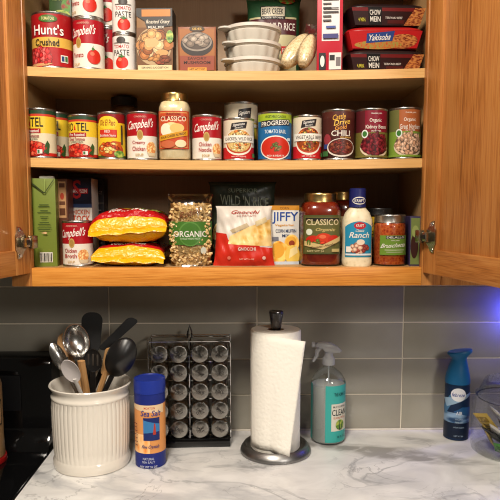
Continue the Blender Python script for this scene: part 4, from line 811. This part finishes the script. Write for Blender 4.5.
jp = jarproto(); lidme = [c for c in jp.children if c.name.startswith('lid')][0].data
rotz = Matrix.Rotation(.03, 4, 'Z')
for i in range(5):
    for j in range(4):
        l = 'spice jar in the %s row and %s column of the chrome rack' % (ords[i], cols_[j])
        loc = Vector((xm, yr, ZC))+(rotz @ Vector((cx[j], .006, rzs[i])))
        r = jp if i+j == 0 else restack(jp, 'spice_jar', l, loc, .03)
        r.location = loc; r.rotation_euler = (0, 0, .03); r['label'] = l; r['group'] = 'spice jars in the rack'
        m = MB(); ro = random.Random(i*4+j).uniform(-.9, .9)
        T = Matrix.Rotation(ro, 4, 'Y')
        decals(m, [('t', SP[(i*4+j) % 12], 0, 0, 1.2, .34, (50, 46, 44), .3), ('r', -.5, -.3, .5, -.27, (90, 86, 82))], lambda u, v, h: T @ Vector((u*RL*.8, -.0034-h, v*RL*.8)), 0, 0)
        m.build('engraving', r, False)
# paper towel holder and roll
pf = onZ(275.5, 465.5, ZC); RB = width(240, 311.5, Vector((0, pf.y+.07, 0)), 445)/2; c = on_counter(275.5, 465.5, RB)
t = thing('towel_holder', 'dark steel paper towel holder with weighted round base', 'paper towel holder', (c.x, c.y, ZC))
m = MB(); m.lathe([(RB*.96, 0), (RB, .002), (RB, .006), (RB*.985, .010), (RB*.9, .021), (RB*.86, .023), (RB*.83, .020), (RB*.8, .014), (RB*.75, .012), (.01, .012)], 'base_steel', 64); m.build('base', t, True, 30)
HP = onY(275, 311, c.y).z-ZC; HR = onY(275, 329, c.y).z-ZC
m = MB(); m.tube([(0, 0, .012), (0, 0, HP-.03)], .006, 'dark_steel', 16); m.build('rod', t)
m = MB(); m.lathe([(.0105, HR-.004), (.0125, HR+.002), (.0135, HR+.012), (.0175, HP-.006), (.018, HP-.003), (.017, HP), (.012, HP+.0006)], 'dark_steel', 32); m.build('finial', t)
RR = width(250.5, 301, c, 380)/2*.985; z0 = .0135
t = thing('paper_towel_roll', 'white paper towel roll with a loose sheet on the steel holder', 'paper towel roll', (c.x-.001, c.y, ZC+z0))
h = HR-z0; m = MB()
m.loft([ring(r, r, z, 64) for r, z in ((.0215, .001), (RR-.002, 0), (RR, .003), (RR, h-.003), (RR-.002, h), (.0215, h), (.0215, h-.02), (.0215, .001))], 'towel', False, False); m.build('roll', t, True, 40)
m = MB(); m.loft([ring(r, r, z, 32) for r, z in ((.0195, .002), (.021, .002), (.021, h-.001), (.0195, h-.001), (.0195, .002))], 'cardboard', False, False); m.build('core', t, True, 40)
# the loose sheet: hugs the front of the roll, then swings away to the right
m = MB(); rows = []
pe1 = onY(305.5, 341.5, c.y-RR-.004)-Vector((c.x-.001, c.y, ZC+z0)); pe0 = onY(289.5, 457, c.y-RR-.016)-Vector((c.x-.001, c.y, ZC+z0))
def sheet(u, v):   # u 0..1 from the left to the free edge, v 0..1 from bottom to top
    k = .55; ang = -PI/2-1.25+min(1, u/k)*1.0; r = RR+.0014+.0006*math.sin(v*7+u*5)
    q = Vector((r*math.cos(ang), r*math.sin(ang), (h-.003)*v+(1-v)*.012))
    if u > k:
        w = (u-k)/(1-k); e = pe0.lerp(pe1, v); q = q.lerp(e, w)+Vector((0, -.005*math.sin(w*PI), 0))
    return q
for th in (0, .0006): rows.append(None)
NU, NV = 30, 16
front = [[sheet(i/NU, j/NV) for i in range(NU+1)] for j in range(NV+1)]
m.loft(front, 'towel', False, False, None, False); o = m.build('sheet', t, True, 60)
sm = o.modifiers.new('thickness', 'SOLIDIFY'); sm.thickness = .0005; sm.offset = 1
# spray bottle
p = onZ(327, 446, ZC); R = width(310.5, 344.5, Vector((0, p.y+.035, 0)), 415)/2; c = on_counter(327.5, 446, R)
def hz_(py): return onY(327, py, c.y).z-ZC
t = thing('spray_bottle', 'clear spray bottle with a teal label beside the paper towels', 'spray bottle', (c.x, c.y, ZC))
hs = hz_(377); prof = [(R*.9, 0), (R*.98, .003), (R, .009), (R, hs*.93), (R*.95, hs*.98), (R*.78, hs*1.06), (R*.5, hs*1.13), (.0125, hs*1.17), (.0122, hs*1.25)]
MB().lathe(prof, 'clear_glass', 48).build('bottle_body', t, True, 50)
MB().lathe([(R*.88, .003), (R*.955, .009), (R*.96, hs*.9), (R*.955, hs*.905)], 'spray_liquid', 48).build('liquid', t, True, 50)
wrap('label', t, R+.0003, hs*.05, hs*.88, [(0, 1, (64, 176, 168))], [('r', .05, .2, 1.2, .68, (228, 222, 206)), ('t', 'MULTI-SURFACE', .6, .63, .9, .035, (50, 60, 60)), ('t', 'CLEAN', .58, .53, 1.0, .11, (30, 44, 46)), ('t', 'EUCALYPTUS', .6, .435, .85, .035, (206, 110, 60)), ('e', .6, .31, .3, .09, 'f_green'), ('p', [(.5, .22), (.55, .4), (.6, .22)], (40, 70, 50)), ('p', [(.6, .22), (.75, .38), (.7, .22)], (60, 90, 60)), ('t', 'THE HOME CO', .6, .85, .8, .06, (30, 80, 80)), ('t', '16 FL OZ', .7, .1, .6, .04, (30, 80, 80))], arc=(-.3, 1.9), du=.12)
wrap('back_label', t, R+.0003, hs*.05, hs*.88, [(0, 1, (64, 176, 168))], [], arc=(-1.75, -1.25))
ht = hz_(342)
m = MB(); m.lathe([(.0155, hs*1.2), (.016, hs*1.205), (.016, hs*1.3), (.0145, hs*1.31), (.011, hs*1.34), (.011, hs*1.4)], 'frosted_plastic', 36); m.build('collar', t)
m = MB()   # trigger head, nozzle to the left, back sloping to the right
hx = [(-.037, .66), (-.033, .96), (-.018, 1.02), (.006, .95), (.024, .62), (.034, .30), (.028, .16), (.008, .1), (-.010, .18), (-.018, .5)]
zz0 = hs*1.36; hh = ht-zz0; n = len(hx); rows = []
for yy, sc in ((-.011, .8), (-.0085, .97), (0, 1), (.0085, .97), (.011, .8)):
    rows.append([Vector((x*sc, yy, zz0+hh*(.55+(q-.55)*sc))) for x, q in hx])
m.loft(rows, 'frosted_plastic'); m.build('spray_head', t, True, 60)
m = MB(); m.tube([(-.021, 0, zz0+hh*.6), (-.031, 0, zz0+hh*.25), (-.031, 0, zz0-hh*.1), (-.041, 0, zz0-hh*.6)], [.006, .006, .005, .0035], 'frosted_plastic', 10); m.build('trigger', t)
m = MB(); m.lathe([(.006, 0), (.0075, .001), (.0075, .008), (.003, .009)], 'frosted_plastic', 20, True, True, Matrix.Translation((-.036, 0, zz0+hh*.8)) @ Matrix.Rotation(-PI/2, 4, 'Y')); m.build('nozzle', t)
m = MB(); m.tube([(0, 0, hs*1.3), (.001, 0, hs*.6), (.008, 0, .006)], .002, (200, 206, 206), 8); m.build('dip_tube', t)
# air freshener can
p = onZ(455.5, 441, ZC); R = width(443.5, 467.5, Vector((0, p.y+.025, 0)), 415)/2; c = on_counter(455.5, 441, R)
def hz_(py): return onY(455, py, c.y).z-ZC
t = thing('air_freshener', 'dark blue air freshener spray can with slanted nozzle by the tiles', 'spray can', (c.x, c.y, ZC), -.3)
h1 = hz_(381.5); h2 = hz_(350)
MB().lathe([(R*.94, 0), (R, .0015), (R, .004), (R*.985, .006), (R*.985, h1*.93), (R*.95, h1*.99), (R*.86, h1*1.0)], (14, 40, 70), 40).build('can_body', t)
wrap('label', t, R*.986, .007, h1*.9, [(0, 1, (14, 40, 72))], [('r', -1.6, .02, 1.6, .5, 'f_waves'), ('r', -1.6, .0, 1.6, .3, (12, 28, 52)), ('p', [(-1.5, .55), (-.2, .98), (.3, .98), (-1.0, .45)], (70, 120, 160)), ('p', [(-1.4, .75), (-.9, .6), (1.4, .86), (1.4, .9)], (150, 180, 205)), ('p', [(-.3, .52), (1.5, .4), (1.5, .6), (.4, .62)], (40, 90, 140)), ('e', .06, .86, .6, .13, (235, 235, 238)), ('t', 'febreze', .06, .86, 1.0, .075, (40, 70, 150), .2), ('t', 'AIR', .16, .5, .5, .07, (225, 230, 235)), ('t', 'OCEAN', .16, .38, .6, .03, (170, 190, 210)), ('t', 'FRESH', .16, .32, .6, .03, (170, 190, 210)), ('t', 'ODOR CLEAN', .16, .22, .8, .025, (160, 180, 200)), ('t', 'NET WT 8.8', .16, .05, .7, .03, (150, 170, 190))], du=.12)
hh = h2-h1; rows = []
for f, g, z, dx, tl in ((1.0, 1.0, -.02, 0, 0), (1.0, 1.0, .08, 0, 0), (.93, .95, .25, 0, 0), (.76, .8, .5, .001, 0), (.62, .7, .68, .002, .0), (.6, .7, .76, .002, .0015), (.78, .72, .84, .003, .003), (.96, .76, .9, .003, .004), (.99, .77, .95, .003, .005), (.93, .7, .99, .003, .0055), (.5, .4, .995, .003, .0055)):
    rows.append([Vector((R*f*math.cos(2*PI*i/40)+dx, R*g*math.sin(2*PI*i/40), h1+hh*z+tl*math.cos(2*PI*i/40))) for i in range(40)])
m = MB(); m.loft(rows, (24, 98, 146)); m.build('spray_head', t, True, 40)
m = MB(); m.box(.007, -.0105, h1+hh*.55, .0105, -.006, h1+hh*.75, (26, 110, 150), .0015, Matrix.Translation((0, .0, 0))); m.build('trigger', t)
# glass jar with packets at the right
p = onZ(512, 459, ZC); R = .066; c = on_counter(511, 460.5, R)
R = (c.x-onY(473.5, 430, c.y).x)
def hz_(py): return onY(490, py, c.y).z-ZC
t = thing('glass_jar', 'clear glass canister of small packets at the right edge of the worktop', 'jar', (c.x, c.y, ZC)); hj = hz_(398)
MB().loft([ring(r, r, z, 56) for r, z in ((R*.9, 0), (R*.98, .003), (R, .01), (R, hj*.9), (R*.9, hj*.97), (R*.88, hj), (R*.85, hj*1.0))], 'canister_glass', True, False).build('glass', t, True, 40)
m = MB(); hl = hz_(379); m.lathe([(R*.84, hj*1.002), (R*.92, hj*1.01), (R*.93, hj*1.05), (R*.86, hj*1.08), (R*.7, hl*.98), (R*.3, hl), (R*.1, hl)], 'clear_glass', 48); m.build('lid', t, True, 40)
m = MB(); m.loft([ring(r, r, z, 48) for r, z in ((R*.86, hj*1.0), (R*.9, hj*1.0), (R*.9, hj*1.008), (R*.86, hj*1.008), (R*.86, hj*1.0))], 'black_plastic', False, False); m.build('seal', t)
PK = [('white', (236, 234, 228), -.62, -.6, .05, .40, 'printed white packet pressed against the glass of the canister'), ('green', (80, 150, 70), -.5, -.72, .012, .1, 'green packet at the bottom of the glass canister'), ('yellow', (214, 180, 80), -.78, -.3, .062, -.3, 'yellow packet at the left side of the glass canister'), ('black', (34, 34, 38), -.62, -.35, .034, .2, 'black packet under the yellow one in the glass canister'),
      ('tan', (170, 140, 100), -.25, -.3, .07, .5, 'tan packet near the top of the pile in the glass canister'), ('blue', (50, 70, 120), -.1, -.55, .05, .9, 'blue packet in the middle of the glass canister'), ('teal', (60, 110, 100), .1, -.4, .022, .2, 'teal packet low in the glass canister'), ('red', (150, 50, 40), .2, -.2, .06, -.6, 'red packet at the back of the glass canister'), ('white', (236, 234, 228), -.55, -.4, .088, .5, 'white packet at the top of the pile in the glass canister'), ('gold', (206, 176, 84), -.7, -.1, .03, .6, 'gold packet low at the left of the glass canister'), ('dark', (40, 40, 46), -.3, -.62, .07, -.2, 'dark packet with pale print above the white one in the glass canister'), ('beige', (196, 184, 150), -.15, -.65, .03, .4, 'beige packet beside the green one in the glass canister')]
for nme, k, fx, fy, z, rot, lab in PK:
    o = thing('tea_packet', lab, 'packet', (c.x+fx*R*.9, c.y+fy*R*.88, ZC+z+.012), 0, 'packets in the glass canister'); o.rotation_euler = (.9 if fy < -.3 else .6, rot, math.atan2(fy, fx)+PI/2)
    sd = bagfn(.05, .062, .008, pw=.02, seed=int(abs(fx*100)), wr=.0006); m = MB(); n = 10
    for sg in (1, -1):
        g = sd(sg); rows = [[g(-1+2*i/n, j/n, 0)-Vector((0, 0, .02)) for i in range(n+1)] for j in range(n+1)]
        if sg < 0: rows = [r[::-1] for r in rows]
        m.loft(rows, k, False, False, None, False)
    sp = [('r', -.7, .6, .7, .85, tuple(max(0, q-50) for q in k))]+[('r', -.7, .15+.1*i, .6-.2*(i % 2), .19+.1*i, (70, 70, 74) if sum(k) > 300 else (180, 180, 180)) for i in range(4)]
    decals(m, sp, lambda u, v, h: sd(1)(u, v, h)-Vector((0, 0, .02)), .3, .2); m.build('wrapper', o)
# ---------------------------------------------------------------- stove at the left
bx = onZ(49, 440, ZC); xe = cedge-.006
t = thing('stove', 'black stove with upright back panel left of the worktop', 'stove', (xe-.38, -.33, 0))
m = MB(); m.box(-.38, -.30, .02, .38, .31, ZC-.022, 'black_matte', .006); m.build('body', t)
m = MB(); m.box(-.382, -.325, ZC-.021, .38, .30, ZC-.004, 'black_gloss', .006); m.build('cooktop', t)
m = MB()
for qx, qy in ((-.2, .12), (.19, .12), (-.2, -.15), (.19, -.15)):
    m.lathe([(.085, ZC-.0042), (.0845, ZC-.0036), (.08, ZC-.0036), (.079, ZC-.0042)], (40, 40, 42), 48, False, False, Matrix.Translation((qx, qy, 0)))
m.build('burner_ring', t)
zt = onY(40, 354.5, -.05).z
m = MB()
prof = [(.318, ZC-.004), (.20, ZC-.004), (.205, ZC+.02), (.235, ZC+.045), (.245, zt-.03), (.252, zt-.008), (.262, zt), (.318, zt)]
n = len(prof); rows = []
for x, sc in ((-.382, .985), (-.376, 1), (.372, 1), (.378, .985)): rows.append([Vector((x, .31+(y-.31)*sc, ZC+(z-ZC)*sc)) for y, z in prof])
m.loft(rows, 'black_gloss'); m.build('back_panel', t, True, 40)
m = MB(); m.box(.0, .238, ZC+.07, .3, .2465, zt-.045, (26, 26, 28), .002); m.build('control_display', t)
m = MB(); m.box(-.375, -.34, ZC-.16, .375, -.302, ZC-.03, 'black_gloss', .006); m.build('control_rail', t)
m = MB(); m.box(-.375, -.335, .16, .375, -.302, ZC-.17, 'black_gloss', .006); m.tube([(-.32, -.335, .68), (-.32, -.37, .68), (.32, -.37, .68), (.32, -.335, .68)], .01, 'dark_steel', 10); m.build('door', t)
# tan canister on the stove
Yk = -.3; pk = onZ(3, 468, ZC); c = Vector((onY(5.5, 430, pk.y+.05).x-.063, pk.y+.05, ZC-.0035)); H = onY(0, 377, c.y).z-c.z
t = thing('canister', 'tan paper canister with dark print and red base on the stove', 'canister', (c.x, c.y, c.z), .3)
m = MB(); m.lathe([(.056, .014), (.057, .016), (.055, H*.3), (.055, H*.9), (.05, H*.98), (.03, H)], (176, 136, 92), 40); decals(m, [('r', -.2, .45, 1.2, .75, BLK), ('r', -.15, .47, 1.15, .73, (186, 148, 104)), ('t', 'OIL', .6, .6, .7, .12, BLK)], cylmap(.0562, 0, H), .12); m.build('canister_body', t)
m = MB(); m.lathe([(.06, 0), (.061, .002), (.06, .012), (.05, .0138)], (170, 26, 24), 40); m.build('base', t)
# ---------------------------------------------------------------- room and light
def area(name, loc, target, size, power, col, shape='DISK', sy=None):
    l = bpy.data.lights.new(name, 'AREA'); l.shape = shape; l.size = size; l.energy = power; l.color = col
    if sy: l.size_y = sy
    o = bpy.data.objects.new(name, l); COL.objects.link(o); o.location = loc
    o.rotation_euler = (Vector(target)-Vector(loc)).to_track_quat('-Z', 'Y').to_euler(); return o
area('ceiling_lamp', (-.26, -1.6, 2.7), (0, -.45, 1.1), .45, 50, (1, .91, .79))
area('far_fill_lamp', (1.3, -2.8, 2.3), (.1, 0, .9), .5, 28, (1, .94, .86))  # unseen fill light, added to lift the worktop and lower tiles
l = bpy.data.lights.new('blue_accent_lamp', 'POINT'); l.energy = 1.5; l.color = (.07, .08, 1); l.shadow_soft_size = .02
o = bpy.data.objects.new('blue_accent_lamp', l); COL.objects.link(o); o.location = (.785, -.03, 1.245)
wd_ = bpy.data.worlds.new('World'); S.world = wd_; wd_.use_nodes = True; bg = wd_.node_tree.nodes['Background']
bg.inputs['Color'].default_value = (1, .86, .68, 1); bg.inputs['Strength'].default_value = .09
S.cycles.filter_width = 1.1
vs_ = S.view_settings; vs_.view_transform = 'Standard'; vs_.look = 'None'; vs_.gamma = 1; vs_.use_curve_mapping = False; vs_.exposure = -.15
